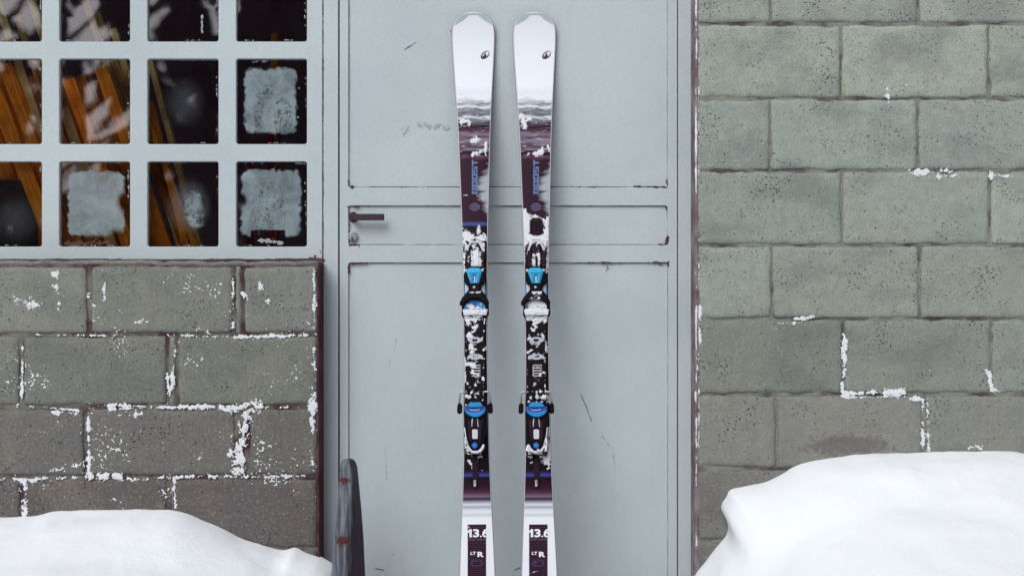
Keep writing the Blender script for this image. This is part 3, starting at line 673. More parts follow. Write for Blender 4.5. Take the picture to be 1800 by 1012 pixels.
tag(plank(264, 178, 12, .20, .18, 'wood', 'x'), 'single orange brown plank leaning behind the third column of panes', 'plank', 'single plank')
tag(box('board', (W(-90, 0, .165)[0], .1605, 0), (W(66, 0, .165)[0], .169, W(0, 316, .165)[2]), M['darkboard'], None, .001), 'dark brown board upright behind the bottom left pane hiding the plank feet', 'board')  # added board, stands in for shade where the planks are unlit
def pole(px, py, y, rad, mat, label):
    x, _, z = W(px, py, y); o = tube('pole', [(0, 0, 0), (0, 0, z)], rad, M[mat], None, 10); o.location = (x, y, 0); tag(o, label, 'pole'); return o
pole(483, 60, .26, .011, 'orange', 'orange pole upright behind the frosted pane nearest the door')
pole(476, 233, .21, .009, 'red', 'red pole just left of the orange pole behind the frosted pane')
pole(441, 262, .24, .009, 'red', 'shorter red pole furthest from the orange pole')

# ------------------------------------------------------------------ door frame and door
fr = thing('door_frame', (0, YF, 0), 'painted grey steel frame standing around the metal door', 'door frame')
def post(px0, px1, y, name='frame_post'):
    return box(name, (W(px0, 0, y)[0], y, 0), (W(px1, 0, y)[0], y + .05, 2.16), M['paint'], fr, 0.0014)
post(568.3, 594.3, YF + .0008); post(1192.2, 1221.5, YF + .001)
box('frame_head', (W(594.5, 0, YF)[0], YF, 2.09), (W(1192, 0, YF)[0], YF + .05, 2.16), M['paint'], fr, 0.0014)
door = thing('metal_door', (W(895, 0, .1)[0], .1, 0), 'grey painted metal door with three recessed panels behind the skis', 'door')
YD = 0.0985
panels = [(612.5, -178, 1173.5, 329.5), (612.5, 361.5, 1173.5, 430.5), (612.5, 461.5, 1174.5, 1085)]
zb, zt2 = 506 + (ZC - .012) / S(YD), 506 + (ZC - 2.086) / S(YD)
wplate('door_leaf', [(597, zt2), (1190.3, zt2), (1190.3, zb), (597, zb)], [rrect(*p, 4) for p in panels], YD, .012, .0012, M['paint'], door)
for p in panels:
    a, b = W(p[0] - 6, p[3] + 6, YD + .008), W(p[2] + 6, p[1] - 6, YD + .008)
    nx, nz = 24, 24; v = []
    for j in range(nz):
        for i in range(nx):
            u, w_ = i / (nx - 1), j / (nz - 1); x, z = a[0] + u * (b[0] - a[0]), a[2] + w_ * (b[2] - a[2])
            v.append((x, YD + .0066 + .0012 * float(fbm(x * 3, z * 3, 90, 2)) * math.sin(math.pi * u) * math.sin(math.pi * w_), z))
    mesh('door_panel', v, [(j * nx + i, j * nx + i + 1, (j + 1) * nx + i + 1, (j + 1) * nx + i) for j in range(nz - 1) for i in range(nx - 1)], M['paint'], door, True)
box('door_backing', (W(588, 0, .12)[0], .128, 0.0), (W(1200, 0, .12)[0], .158, 2.15), M['grime'], door)  # dark sheet stands in for the shaded void behind the door gaps
def rust_edges(X, Y):
    ss = []
    for x0, y0, x1, y1 in panels:
        ss += [([(x0 + 3, y1 - .6), (x1 - 3, y1 - .6)], 1.2, .75), ([(x0 + 3, y0 + .6), (x1 - 3, y0 + .6)], 1.1, .6), ([(x0 + .6, y0 + 3), (x0 + .6, y1 - 3)], 1.1, .7), ([(x1 - .6, y0 + 3), (x1 - .6, y1 - 3)], 1.1, .6)]
    return strokes(X, Y, ss) + .55 * fbm(X / 30, Y / 30, 12, 4, .7) - .22
mask_mesh('seam_grime', (608, -20, 1178, 1020), 1.0, rust_edges, on_plane(YD + .0048), M['grime'], door, 0.0002)  # panel edge lines: shadow gap and rust painted as one
def rust_corner(X, Y):
    ss = [([(614, 327), (620, 329)], 4, .9), ([(612, 318), (613, 328)], 3, .7), ([(613, 364), (630, 363)], 3.5, .9), ([(613, 362), (614, 430)], 2.2, .7), ([(614, 463), (645, 463)], 3, .9), ([(613, 463), (613, 480)], 3, .8),
          ([(614, 430), (632, 431)], 2.8, .9), ([(1171, 425), (1173, 418)], 3.8, 1.15), ([(1155, 430), (1172, 429)], 2.5, .95), ([(1110, 430)], 3, .8), ([(1035, 461), (1090, 462)], 2.6, .8), ([(1140, 461), (1175, 461)], 2.6, .95), ([(1174, 461), (1175, 468)], 3, .9),
          ([(1110, 328), (1172, 329)], 2.4, .9), ([(1172, 315), (1173, 329)], 2.2, .8), ([(1000, 328), (1060, 329)], 2, .6), ([(1170, 363), (1173, 370)], 2.6, .9), ([(660, 329), (760, 329)], 1.8, .5), ([(632, 434)], 2.5, .9)]
    return strokes(X, Y, ss) + 1.0 * fbm(X / 5, Y / 5, 42, 3, .7) - .5
mask_mesh('rust', (606, 300, 1182, 490), .8, rust_corner, on_plane(YD - .0004), M['rust'], door, 0.0003)
def scr(X, Y):
    ss = [([(711, 87), (720, 82), (731, 74)], .9, .75), ([(718, 83)], 1.8, .9), ([(1021, 693), (1031, 715), (1040, 740)], 1.0, .8), ([(1055, 761), (1078, 793), (1080, 822)], .8, .55), ([(698, 585), (692, 620), (683, 640)], .8, .5), ([(1068, 466), (1066, 478)], .9, .7), ([(1070, 472)], 1.6, .8),
          ([(676, 780), (680, 842)], .8, .5), ([(660, 998), (674, 1001)], 1.2, .8), ([(685, 975), (694, 974)], .9, .6), ([(904, 1001), (914, 997)], 1.2, .8), ([(1158, 464), (1164, 468)], 1.2, .8), ([(792, 55)], 1.8, .9), ([(736, 860)], 1.5, .5), ([(1000, 870), (1003, 880)], 1, .6), ([(880, 760)], 1.6, .6)]
    return strokes(X, Y, ss) + .5 * fbm(X / 5, Y / 5, 3, 2) - .2
mask_mesh('scratches', (640, 40, 1178, 1012), .8, scr, on_plane(YD + .0054), M['scratch'], door, 0.0002)
mask_mesh('scuff', (700, 190, 895, 245), .8, lambda X, Y: strokes(X, Y, [([(712, 231), (720, 222), (745, 221), (785, 222)], 9, .7), ([(778, 215), (782, 228)], 5, .9), ([(878, 216)], 7, .8)]) + 1.3 * fbm(X / 5, Y / 5, 6, 3, .7) - .5, on_plane(YD + .0054), M['scuff'], door, 0.0002)
# lever handle and lock
YP = YD + .0066
hd = wplate('handle', rrect(616, 375.8, 675, 387.2, 1.5, 2), [], YP - .036, .011, .0022, M['handle'], door)
tube('handle_spindle', [W(621, 381.5, YP + .001), W(621, 381.5, YP - .027)], .007, M['handle'], hd)
hd2 = wplate('handle_rose', ellipse(621, 381.5, 7.5, 9.5), [], YP - .006, .0065, .001, M['handle'], hd)
lk = wplate('lock', ellipse(619.8, 415.5, 8.4, 8.4), [], YP - .011, .0112, .002, M['chrome'], door)
wplate('lock_core', ellipse(619.2, 417, 5, 5.2), [], YP - .0128, .002, .0006, M['silver'], lk)
wplate('keyhole', ellipse(619, 417.5, 1.6, 1.8) , [], YP - .0136, .0008, .0, M['ink'], lk)
wplate('keyhole', rrect(617.9, 418, 620.4, 423.5, .8, 2), [], YP - .0138, .0008, .0, M['ink'], lk)

# ------------------------------------------------------------------ skis
TH = math.atan2(0.315, 1.59)
def make_ski(right):
    pc_knots = [(22, 831.5), (100, 832), (200, 833), (450, 835), (600, 835.6), (800, 837.6), (1000, 839), (1250, 841)]
    if right: pc_knots = [(22, 939.3), (100, 939.5), (200, 940.5), (450, 943), (600, 944), (800, 946), (1000, 948), (1250, 950)]
    pcx, pcy = [k_[1] for k_ in pc_knots], [k_[0] for k_ in pc_knots]
    YB = -0.215
    def sloc(py, n):
        kk = (506 - py) / FP
        return (ZC + kk * (D + YB - n * math.cos(TH)) - n * math.sin(TH)) / (math.cos(TH) - kk * math.sin(TH))
    py_end = 506 + (ZC + .001) / ((D + YB) / FP)
    c_top, c_bot = np.interp(100, pcy, pcx), np.interp(1000, pcy, pcx)
    def wp(px, py):
        s_ = sloc(py, 0); return (px - 900) * (D + YB + s_ * math.sin(TH)) / FP, s_
    xt_, st_ = wp(c_top, 100); xb_, sb_ = wp(c_bot, 1000)
    lean = (xt_ - xb_) / (st_ - sb_); x_base = xb_ - lean * sb_
    ski = bpy.data.objects.new('ski', None); C.objects.link(ski); ski.empty_display_size = .1; ski['local'] = 1
    ski.matrix_world = Matrix.Translation((x_base, YB, 0)) @ Matrix.Rotation(math.atan(lean), 4, 'Y') @ Matrix.Rotation(-TH, 4, 'X')
    lab = 'right ski of the pair with snow caked above its toe binding' if right else 'left ski of the pair with a bare blue band above its toe binding'
    tag(ski, lab, 'ski', 'pair of skis leaning on the door')
    off = 108 if right else 0
    def L(px, py, n):                     # px in left-ski columns
        px = px + off; s_ = sloc(py, n)
        y_ = YB + s_ * math.sin(TH) - n * math.cos(TH)
        x_ = (px - 900) * (D + y_) / FP - x_base - lean * s_
        return (x_, -n, s_)
    # outline (left, right half widths about the centre line)
    wk = [(21.5, .3), (22, 7), (23.2, 14), (25.5, 20), (29, 25.5), (34, 30.5), (41, 34.5), (50, 37), (62, 37.8), (80, 37.4), (100, 36.3), (150, 33.2), (200, 30.3), (250, 28.2), (300, 26.6), (350, 25), (400, 23.4), (450, 22.4), (500, 21.9), (600, 21.2), (700, 21.8), (760, 22.4), (800, 23.4), (850, 25.2), (900, 27), (950, 29.2), (1000, 31.3), (1060, 33.2), (py_end - 8, 34), (py_end - 3, 31), (py_end, 22)]
    pys = sorted(set([w_[0] for w_ in wk] + list(np.arange(70, py_end - 10, 10.0))))
    hw = lambda py: float(np.interp(py, [w_[0] for w_ in wk], [w_[1] for w_ in wk]))
    curl = lambda py: .038 * max(0, (150 - py) / 128) ** 2.2
    thk = lambda py: .0065 + .0075 * float(np.interp(py, [60, 300, 500, 750, 1000, py_end], [0, .6, 1, 1, .6, .2]))
    topn = lambda py: curl(py) + thk(py)
    cen = lambda py: float(np.interp(py, pcy, pcx)) - off
    PY_TAB = np.arange(py_end, 20, -2.0); S_TAB = np.array([sloc(p_, .014) for p_ in PY_TAB])
    def rows(prof):
        v, f = [], []; m_ = len(prof(100))
        for py in pys:
            for px, n in prof(py): v.append(L(px, py, n))
        for j in range(len(pys) - 1):
            for i in range(m_):
                a, b = j * m_ + i, j * m_ + (i + 1) % m_
                f.append((a, b, b + m_, a + m_))
        f += [tuple(range(m_))[::-1], tuple(range(len(v) - m_, len(v)))]
        return v, f
    v, f = rows(lambda py: [(cen(py) - hw(py), curl(py)), (cen(py) + hw(py), curl(py)), (cen(py) + hw(py), curl(py) + .0025), (cen(py) + hw(py) - min(.9, hw(py) * .1), topn(py)), (cen(py) - hw(py) + min(.9, hw(py) * .1), topn(py)), (cen(py) - hw(py), curl(py) + .0025)])
    mesh('ski_body', v, f, M['side'], ski)
    v, f = rows(lambda py: [(cen(py) - hw(py) - .25, curl(py) - .0002), (cen(py) + hw(py) + .25, curl(py) - .0002), (cen(py) + hw(py) + .25, curl(py) + .0022), (cen(py) - hw(py) - .25, curl(py) + .0022)])
    mesh('steel_edge', v, f, M['silver'] if 0 else M['black2'], ski)
    # printed top sheet
    n_ = 9; v, f, uv = [], [], []
    for py in pys:
        h_ = max(hw(py) - 1.7, hw(py) * .6) if py > 24 else hw(py) * .8
        for i in range(n_):
            t = i / (n_ - 1); v.append(L(cen(py) + (2 * t - 1) * h_, py, topn(py) + .0004 + .0007 * (1 - (2 * t - 1) ** 4))); uv.append((t, py / 1200))
    for j in range(len(pys) - 1):
        for i in range(n_ - 1): f.append((j * n_ + i, (j + 1) * n_ + i, (j + 1) * n_ + i + 1, j * n_ + i + 1))
    ts = mesh('top_sheet', v, f, M['topsheet'], ski, True)
    ul = ts.data.uv_layers.new(name='UVMap')
    for lp in ts.data.loops: ul.data[lp.index].uv = uv[lp.vertex_index]
    def spl(name, poly, n0, n1, mat, parent=ski, bevel=.0012, holes=(), smooth=0):
        """raised piece: outline in photo columns / rows, from height n0 to n1 above the ski base"""
        if smooth: poly = chaikin(poly, smooth)
        g = lambda ps: [(L(px, py, n1)[0], L(px, py, n1)[2]) for px, py in ps]
        me = plate_mesh(name, g(poly), [g(h_) for h_ in holes], n1 - n0, min(bevel, (n1 - n0) * .45))
        me.transform(Matrix.Translation((0, -n1, 0)))
        return link(name, me, M[mat], parent)
    def flat(name, poly, mat, parent=ts, holes=(), lift=.0016, smooth=0):
        if smooth: poly = chaikin(poly, smooth)
        cy = sum(p[1] for p in poly) / len(poly); n1 = topn(cy) + lift
        o = spl(name, poly, n1 - .0003, n1, mat, parent, 0, holes)
        for q in o.data.vertices: q.co.y -= topn(float(np.interp(q.co.z, S_TAB, PY_TAB))) - topn(cy)
        return o
    def letters(name, text, x0, y0, x1, y1, mat, parent, n, bold=.02, rot=False):
        cu = bpy.data.curves.new(name, 'FONT'); cu.body = text; cu.offset = bold; cu.fill_mode = 'FRONT'
        ob = bpy.data.objects.new(name, cu); C.objects.link(ob); dg = bpy.context.evaluated_depsgraph_get(); dg.update()
        me = bpy.data.meshes.new_from_object(ob.evaluated_get(dg)); bpy.data.objects.remove(ob)
        co = np.array([tuple(q.co) for q in me.vertices]); lo, hi = co.min(0), co.max(0)
        for q in me.vertices:
            a, b = (q.co.x - lo[0]) / (hi[0] - lo[0]), (q.co.y - lo[1]) / (hi[1] - lo[1])
            py_ = y1 - a * (y1 - y0) if rot else y1 - b * (y1 - y0); q.co = L(x0 + (1 - b) * (x1 - x0), py_, n) if rot else L(x0 + a * (x1 - x0), py_, topn(py_) + n)
        return link(name, me, M[mat], parent)
    # tip: grey printed corners, brand emblem
    tipo = [(cen(y_) - hw(y_) * .93, y_) for y_ in (44, 40, 36, 32, 28.5, 26)] + [(cen(26) - 10, 23.8), (cen(26), 23.2), (cen(26) + 10, 23.8)] + [(cen(y_) + hw(y_) * .93, y_) for y_ in (26, 28.5, 32, 36, 40, 44)]
    tipi = [(855, 38), (850, 35.5), (856, 31), (848, 28.5), (840, 26.8), (832, 26.4), (824, 26.8), (816, 28.5), (808, 31), (813, 36.5), (806, 39.5)]
    poly = tipo + tipi
    v = [L(px, py, topn(py) + .0016) for px, py in poly]; nn = len(tipo)
    bm = bmesh.new(); bm.faces.new([bm.verts.new(q) for q in v]); bmesh.ops.triangulate(bm, faces=bm.faces[:]); me = bpy.data.meshes.new('tip_guard'); bm.to_mesh(me); bm.free()
    link('tip_guard', me, M['tipg'], ts)
    flat('emblem', ellipse(852.5, 97.2, 8.8, 5.4, -38, 32), 'ink', holes=[ellipse(853.2, 96.4, 7.1, 3.5, -38, 32)])
    flat('emblem', [(853.6, 93), (854.8, 101.6), (850, 103), (846.4, 101.8), (849, 99)], 'ink', lift=.0017)
    # BOOST, letters reading upwards
    def glyph(k_, outer, holes=()):
        y0 = 341 - k_ * 12.3; x0 = 829.2                    # letter box 10 wide (columns), 11.2 tall (rows); glyph axes: a along reading, b up
        g = lambda ps: [(x0 + (1 - b) * 10, y0 - a * 11.2) for a, b in ps]
        flat('lettering', g(outer), 'inkblue', holes=[g(h_) for h_ in holes])
    sq = [(0, 0), (1, 0), (1, 1), (0, 1)]; hole = [(.3, .3), (.7, .3), (.7, .7), (.3, .7)]
    glyph(0, sq, [[(.3, .2), (.72, .2), (.72, .42), (.3, .42)], [(.3, .6), (.72, .6), (.72, .8), (.3, .8)]]); glyph(1, sq, [hole]); glyph(2, sq, [hole])
    glyph(3, [(0, 0), (1, 0), (1, .62), (.3, .62), (.3, .78), (1, .78), (1, 1), (0, 1), (0, .4), (.7, .4), (.7, .22), (0, .22)])
    glyph(4, [(.36, 0), (.64, 0), (.64, .72), (1, .72), (1, 1), (0, 1), (0, .72), (.36, .72)])
    # globe emblem
    gx, gy = 834.2, 363.8
    for a in (9, 4.4): flat('globe_emblem', ellipse(gx, gy, a, 6.6), 'inkpale', holes=[ellipse(gx, gy, a - .6, 6.0)], lift=.0016 + a * 2e-5)
    for y_, hwid in ((gy - 2.6, 8.2), (gy + .0, 8.9), (gy + 2.8, 8.1)): flat('globe_emblem', [(gx - hwid, y_ - .25), (gx + hwid, y_ - .25), (gx + hwid, y_ + .25), (gx - hwid, y_ + .25)], 'inkpale', lift=.0019)
    flat('globe_emblem', [(gx - .28, gy - 6.4), (gx + .28, gy - 6.4), (gx + .28, gy + 6.4), (gx - .28, gy + 6.4)], 'inkpale', lift=.0020)
    # tail print
    rc = flat('tail_label', [(822, y_) for y_ in range(1090, 920, -13)] + [(854.5, y_) for y_ in range(921, 1091, 13)], 'tailrect')
    nl = topn(990) + .0024
    flat('lettering', [(821.0, 933.2), (826, 929), (829.2, 929), (829.2, 943.5), (825, 943.5), (825, 934), (822.4, 936)], 'inkwhite', rc, lift=.0024)
    flat('lettering', ellipse(853.2, 938.9, 5.6, 4.7), 'inkwhite', rc, [ellipse(853.4, 939, 2.2, 1.8)], lift=.0024)
    flat('lettering', [(847.7, 938.8), (848.2, 934.5), (850.6, 930.6), (854, 929), (858, 928.8), (858, 931.8), (855, 932.2), (852.4, 934.4), (851.4, 938)], 'inkwhite', rc, lift=.0025)
    for ch_, xa_, xb_ in (('3', 831.2, 842.2), ('.', 843.6, 846.6)): letters('lettering', ch_, xa_, 929 if ch_ != '.' else 940.5, xb_, 943.5, 'inkwhite', rc, .0024, .035)
    letters('lettering', 'RADIUS  122 68 104', 823.5, 946.2, 853.5, 948.6, 'inkdim', rc, .0023, .0)
    letters('lettering', 'LT', 827, 968.8, 836.5, 974.2, 'inkwhite', rc, .0024, .035)
    letters('lettering', 'R', 839.3, 969, 850.5, 978.2, 'inkwhite', rc, .0024, .045)
    for w_, h_ in ((10.5, 6.2), (8.6, 4.2)):
        spl('oval_emblem', rrect(838 - w_, 989 - h_, 838 + w_, 989 + h_, h_ * .9), nl - .0002, nl + .0004 + w_ * 1e-5, 'inkviolet', rc, 0, [rrect(838 - w_ + .6, 989 - h_ + .6, 838 + w_ - .6, 989 + h_ - .6, h_ * .85)])
    # ---- binding
    B0, B1 = .0138, .0245
    mir = (lambda ps: [(2 * 835.3 - x_, y_) for x_, y_ in ps][::-1]) if right else (lambda ps: ps)
    spl('binding_plate', [(827, 421), (842, 421), (849, 434), (852.5, 447), (852.5, 540), (853, 690), (855, 716), (855, 790), (850, 800), (820, 800), (815.5, 790), (815.5, 716), (816.5, 690), (817, 540), (817, 447), (820, 434)], B0, B1, 'blackp', bevel=.002)
    spl('track_cap', [(827, 423), (831, 424), (824, 434), (821, 447), (817.5, 447), (820, 434)], B1 - .001, B1 + .004, 'greyp', smooth=1)
    spl('track_cap', [(842, 423), (838, 424), (845, 434), (848, 447), (852, 447), (849, 434)], B1 - .001, B1 + .004, 'greyp', smooth=1)
    for xa in (819, 844.5): spl('rail', [(xa, 440), (xa + 6.5, 440), (xa + 6.5, 470), (xa, 470)], B1 - .001, B1 + .007, 'black2')
    spl('track', [(828, 424), (841, 424), (841, 470), (828, 470)], B1 - .001, B1 + .004, 'black2', holes=[[(831, 428), (838, 428), (838, 434), (831, 434)]])
    for sg in (-1, 1):
        fx = lambda ps: [(834.6 + sg * (x_ - 834.6), y_) for x_, y_ in ps][::sg]
        spl('blue_trim', fx([(815, 517), (816, 500), (817, 495), (819, 500), (819, 518)]), B0, B1 + .003, 'blue')
        spl('side_wedge', fx([(817.5, 499.5), (823, 502.5), (824.5, 508), (822, 512), (817.5, 516)]), B0, B1 + .006, 'greyp')
    hs = spl('toe_housing', [(822, 468), (846, 468), (851.5, 478), (852, 489), (848, 497), (844, 501), (844, 513), (823.5, 513), (823.5, 501), (819.5, 497), (815.5, 489), (816, 478)], B1 - .002, .050, 'blackp', bevel=.004)
    tl = spl('toe_lever', [(819, 474.5), (825, 470.3), (841, 470.3), (847.5, 474.5), (841.5, 497.5), (827, 497.5)], .048, .056, 'cyan', bevel=.002, holes=[[(831.4, 482), (836.8, 482), (836.8, 494), (831.4, 494)]])
    spl('lever_slot', [(831, 481), (837.2, 481), (837.2, 495), (831, 495)], .048, .0525, 'dblue', tl, .0005)
    spl('lever_slot', [(833, 485), (835.4, 485), (835.4, 494.5), (833, 494.5)], .052, .0535, 'greyp', tl, .0004)
    spl('lever_ridge', [(822, 475.6), (845, 475.6), (844.4, 479), (822.8, 479)], .0555, .0585, 'cyan', tl, .0008)
    spl('lever_ridge', [(824.5, 481), (829, 481), (830.5, 495.5), (828.2, 495.5)], .0555, .0575, 'blue', tl, .0006)
    spl('lever_ridge', [(839.5, 481), (844, 481), (840.4, 495.5), (838, 495.5)], .0555, .0575, 'blue', tl, .0006)
    for x_, y_, n_1, r_ in ((818.8, 474.8, .053, 2.7), (847.2, 474.8, .053, 2.7), (833.2, 504.3, .0525, 2.3)):
        sc = spl('screw', ellipse(x_, y_, r_, r_, 0, 12), .047, n_1, 'silver', ski, .0006)
    tw = spl('toe_wings', [(808, 535), (807.8, 530), (812.5, 521.5), (819.5, 514.5), (826, 511), (842, 511), (848, 514.5), (855, 521.5), (859.4, 530), (859.2, 534.5), (854, 535), (851.5, 531.5), (846, 527.5), (839, 525.2), (828, 525.2), (820.5, 528.5), (814.2, 535)], B1, .047, 'blackp', bevel=.004)
    spl('heel_stop', [(811.8, 537), (859, 537), (859.5, 552), (856.5, 557), (813, 557), (811.2, 552)], .017, .0275, 'blackp')
    afd = spl('boot_pad', [(815, 544), (816, 537), (820.5, 531), (828, 526.6), (840, 526.6), (848, 530.5), (853, 537), (854, 544)], B1, .0305, 'blue', bevel=.0008)
    for x_, y_ in ((845, 534.5), (822.5, 535)): spl('screw', ellipse(x_, y_, 2.4, 2.4, 0, 12), .030, .0318, 'silver', afd, .0005)
    spl('boot_pad_hole', ellipse(835, 533.5, 3, 3.2, 0, 12), .030, .0309, 'dblue', afd, 0)
    spl('white_bar', [(813.2, 543.4), (857, 543.4), (855.2, 553.4), (815, 553.4)], .026, .035, 'whitep', bevel=.0012)
    spl('bracket', [(820.5, 591), (825, 594), (830, 592), (839, 592), (844, 594), (849.5, 591), (848, 599), (841, 602.5), (829, 602.5), (822.5, 599)], B1, B1 + .0035, 'silver', holes=[[(829.5, 595.5), (839.5, 595.5), (838.5, 600), (831, 600)]], bevel=.0006)
    spl('bracket', [(820.5, 632), (822.5, 624.5), (829, 621.5), (841, 621.5), (848, 624.5), (850, 632), (844, 630), (839, 632), (830, 632), (826, 629.5)], B1, B1 + .0035, 'silver', holes=[[(832, 624), (839.5, 624), (840, 628), (832.5, 628)]], bevel=.0006)
    spl('scale_window', rrect(827.5, 638, 846, 662, 1.5, 2), B1, B1 + .0012, 'black2', bevel=.0004)
    for q in range(5): spl('scale_mark', [(829, 641 + q * 4.6), (844.5, 641 + q * 4.6), (844.5, 642.5 + q * 4.6), (829, 642.5 + q * 4.6)], B1 + .001, B1 + .0016, 'greyp', bevel=0)
    # brake
    for sg in (-1, 1):
        bxp = lambda x_: 834.8 + sg * (x_ - 834.8)
        ba = tube('brake_arm', [L(bxp(821), 688.6, .027), L(bxp(812), 688.2, .027), L(bxp(809.4), 689.4, .0265), L(bxp(808.4), 692, .026), L(bxp(807.6), 700, .022), L(bxp(807.4), 713, .014)], .0028, M['silver'], ski)
        ps = [(bxp(x_), y_) for x_, y_ in [(805, 708.5), (811, 708.5), (812.6, 712), (812.2, 723), (809, 726), (804.5, 725.5), (803.2, 722), (803.8, 712)]]
        spl('brake_pad', ps[::sg], .006, .022, 'blackp', ba, .002)
    # heel piece
    hp = spl('heel_housing', [(817, 706), (852, 706), (855, 722), (854.5, 742), (852, 764), (847, 783), (840, 791.5), (830, 791.5), (823.5, 783), (818.5, 764), (815.8, 742), (815, 722)], B1 - .003, .055, 'blackp', bevel=.006)
    for xa, xb in ((822, 829), (841, 848)): spl('housing_rib', [(xa, 738), (xb, 738), (xb - (1 if xa > 830 else -1) * 2.0, 776), (xa - (1 if xa > 830 else -1) * 2.0, 776)], .053, .0585, 'black2', hp, .002)
    spl('heel_band', [(815.5, 714.5), (821, 713), (849, 713), (853.8, 714.5), (854, 720), (846, 727), (823, 727), (815.5, 720)], .05, .0605, 'dblue', hp, .002)
    spl('heel_lever', [(826, 706.8), (829, 705.4), (832, 707), (838, 706.4), (844, 705.8), (847, 710), (850, 715.5), (820, 715.5), (823, 710)], .052, .066, 'blue', hp, .002, smooth=1)
    spl('heel_lever', [(815, 718.6), (822, 721.5), (830, 724), (840, 724), (847.5, 721.5), (854.5, 718.6), (851, 726), (843, 731.8), (836, 733), (828, 731.8), (819.5, 726)], .052, .0655, 'blue', hp, .0022, smooth=1)
    spl('lever_glint', [(825, 718.6), (830, 719.8), (838, 719.6), (843, 718.2), (842.4, 719.8), (838, 721), (830, 721.2), (826, 720)], .06, .0615, 'greyp', hp, .0004)
    spl('heel_groove', [(830.2, 735), (839, 735), (840.6, 750.5), (828.6, 750.5)], .053, .0572, 'black2', hp, .001)
    spl('groove_edge', [(829.6, 735), (831.2, 735), (829.8, 750), (827.4, 750)], .054, .058, 'greyp', hp, .0004)
    spl('groove_edge', [(838.6, 735), (839.6, 735), (841.2, 750), (839.8, 750)], .054, .058, 'greyp', hp, .0004)
    spl('indicator_window', rrect(829.8, 754, 839.8, 771, 2, 3), .053, .0578, 'greyp', hp, .0008)
    bs = spl('adjusting_screw', ellipse(834.4, 782.3, 5.7, 5.9, 0, 16), .052, .0585, 'dblue', hp, .001)
    spl('screw_slot', ellipse(834.4, 782.3, 3.4, 3.5, 0, 12), .058, .0595, 'blue', bs, .0006)
    spl('white_collar', mir([(815.6, 750), (818.4, 751.5), (822.5, 768), (826.5, 783), (831, 789.5), (838, 790.5), (844, 788), (848, 780.5), (851.6, 780.5), (851, 786), (846, 793.5), (838, 796.5), (829, 795.5), (823, 789), (818, 772)]), B1 - .001, .05, 'whitep', bevel=.002)
    spl('rear_strap', [(830.5, 797), (839.5, 797), (840, 822), (841, 838), (839.5, 843), (838, 857), (831.5, 857), (831, 838), (829.5, 822)], B0, .0172, 'black2', bevel=.0008)
    letters('lettering', 'MOTI', 832.6, 843.6, 836.6, 854, 'inkwhite', ski, .0178, .02, True)
    # ---- snow stuck to the ski
    def nfun(px, py):
        d_ = abs(px - 834.7)
        if 526 < py < 544 and d_ < 19: return .0318
        if 543.2 <= py < 553.6 and d_ < 22: return .0352
        if 438 < py < 468 and 9.5 < d_ < 16.5: return .0320
        if 422 < py < 468 and d_ < 7: return .0290
        if 511 < py < 526 and d_ < 22: return .0475
        if 553 < py < 558 and d_ < 23: return .0280
        if 704 < py < 793 and d_ < 19.5: return .0560
        if 422 < py < 799 and d_ < 17.8: return .0249
        return topn(py) + .0012
    to3 = lambda px, py, h: L(px, py, nfun(px, py) + h)
    if not right:
        ss = [([(812, 214), (822, 213)], 5.5, 1.2), ([(826, 215), (824, 220)], 4, .9), ([(831, 249), (838, 246)], 5.5, 1.2), ([(854, 251), (853, 270)], 3.8, 1.05), ([(832, 271), (843, 267)], 5, 1.25), ([(820, 205)], 3.5, .7), ([(838, 202)], 3, .6), ([(815, 343), (822, 343)], 1.5, 1.), ([(838, 344)], 1.7, 1.), ([(849, 349)], 2, 1.),
              ([(842, 399), (841, 410)], 5, 1.1), ([(818, 410), (822, 418), (835, 418), (848, 420)], 9, 1.15), ([(816, 425), (820, 438)], 5.5, 1.), ([(849, 428), (850, 440)], 4, .9), ([(816, 446), (816, 480)], 2.4, 1.), ([(836, 445), (838, 465), (839, 472)], 8.5, 1.25), ([(824, 450), (822, 460)], 4, .6), ([(830, 430), (836, 436)], 5, .5),
              ([(826, 512), (842, 512)], 4, 1.0), ([(821, 536), (830, 541), (845, 542)], 4, 1.1), ([(822, 535), (832, 537)], 4.5, 1.05), ([(817, 548), (853, 548)], 5, 1.3),
              ([(820, 558), (822, 566), (834, 560), (842, 558)], 7, 1.1), ([(846, 556), (843, 562)], 3.5, .9), ([(852, 560), (851, 568)], 2, 1.), ([(832, 576), (838, 574), (833, 582)], 5.2, 1.15), ([(841, 578)], 2.5, .8), ([(825, 588), (829, 591)], 5, 1.2), ([(836, 587)], 3, .7),
              ([(828, 604), (830, 618)], 6, 1.1), ([(836, 613)], 4, .9), ([(849, 615), (853, 612)], 4, .9), ([(822, 627), (834, 624), (848, 630)], 5, .75), ([(817, 627), (817, 650), (816, 672)], 3, 1.15), ([(823, 640), (832, 642)], 6, 1.15), ([(830, 652), (838, 658)], 6.5, .95), ([(842, 652)], 3, .8), ([(849, 662), (850, 668)], 3, .95),
              ([(836, 668), (841, 672)], 3, .8), ([(836, 677)], 3, 1.15), ([(822, 673), (825, 680)], 4, .8), ([(828, 690)], 3.5, 1.), ([(835, 691), (842, 690)], 4, .8), ([(819, 696), (826, 699)], 5, 1.1), ([(835, 697)], 4, .9), ([(848, 703)], 3, .9), ([(819, 712)], 3, .9),
              ([(818, 782), (824, 797), (836, 804), (846, 800)], 5, .95), ([(817, 770), (820, 790)], 3.5, .8), ([(824, 808), (831, 822)], 4, .85), ([(837, 808), (838, 816)], 3.5, .95), ([(847, 826)], 1.4, 1.), ([(848, 815)], 3, .5), ([(824, 926)], 2, .7), ([(824.5, 956)], 2.5, .7), ([(831, 978), (827, 982)], 2, .6)]
    else:
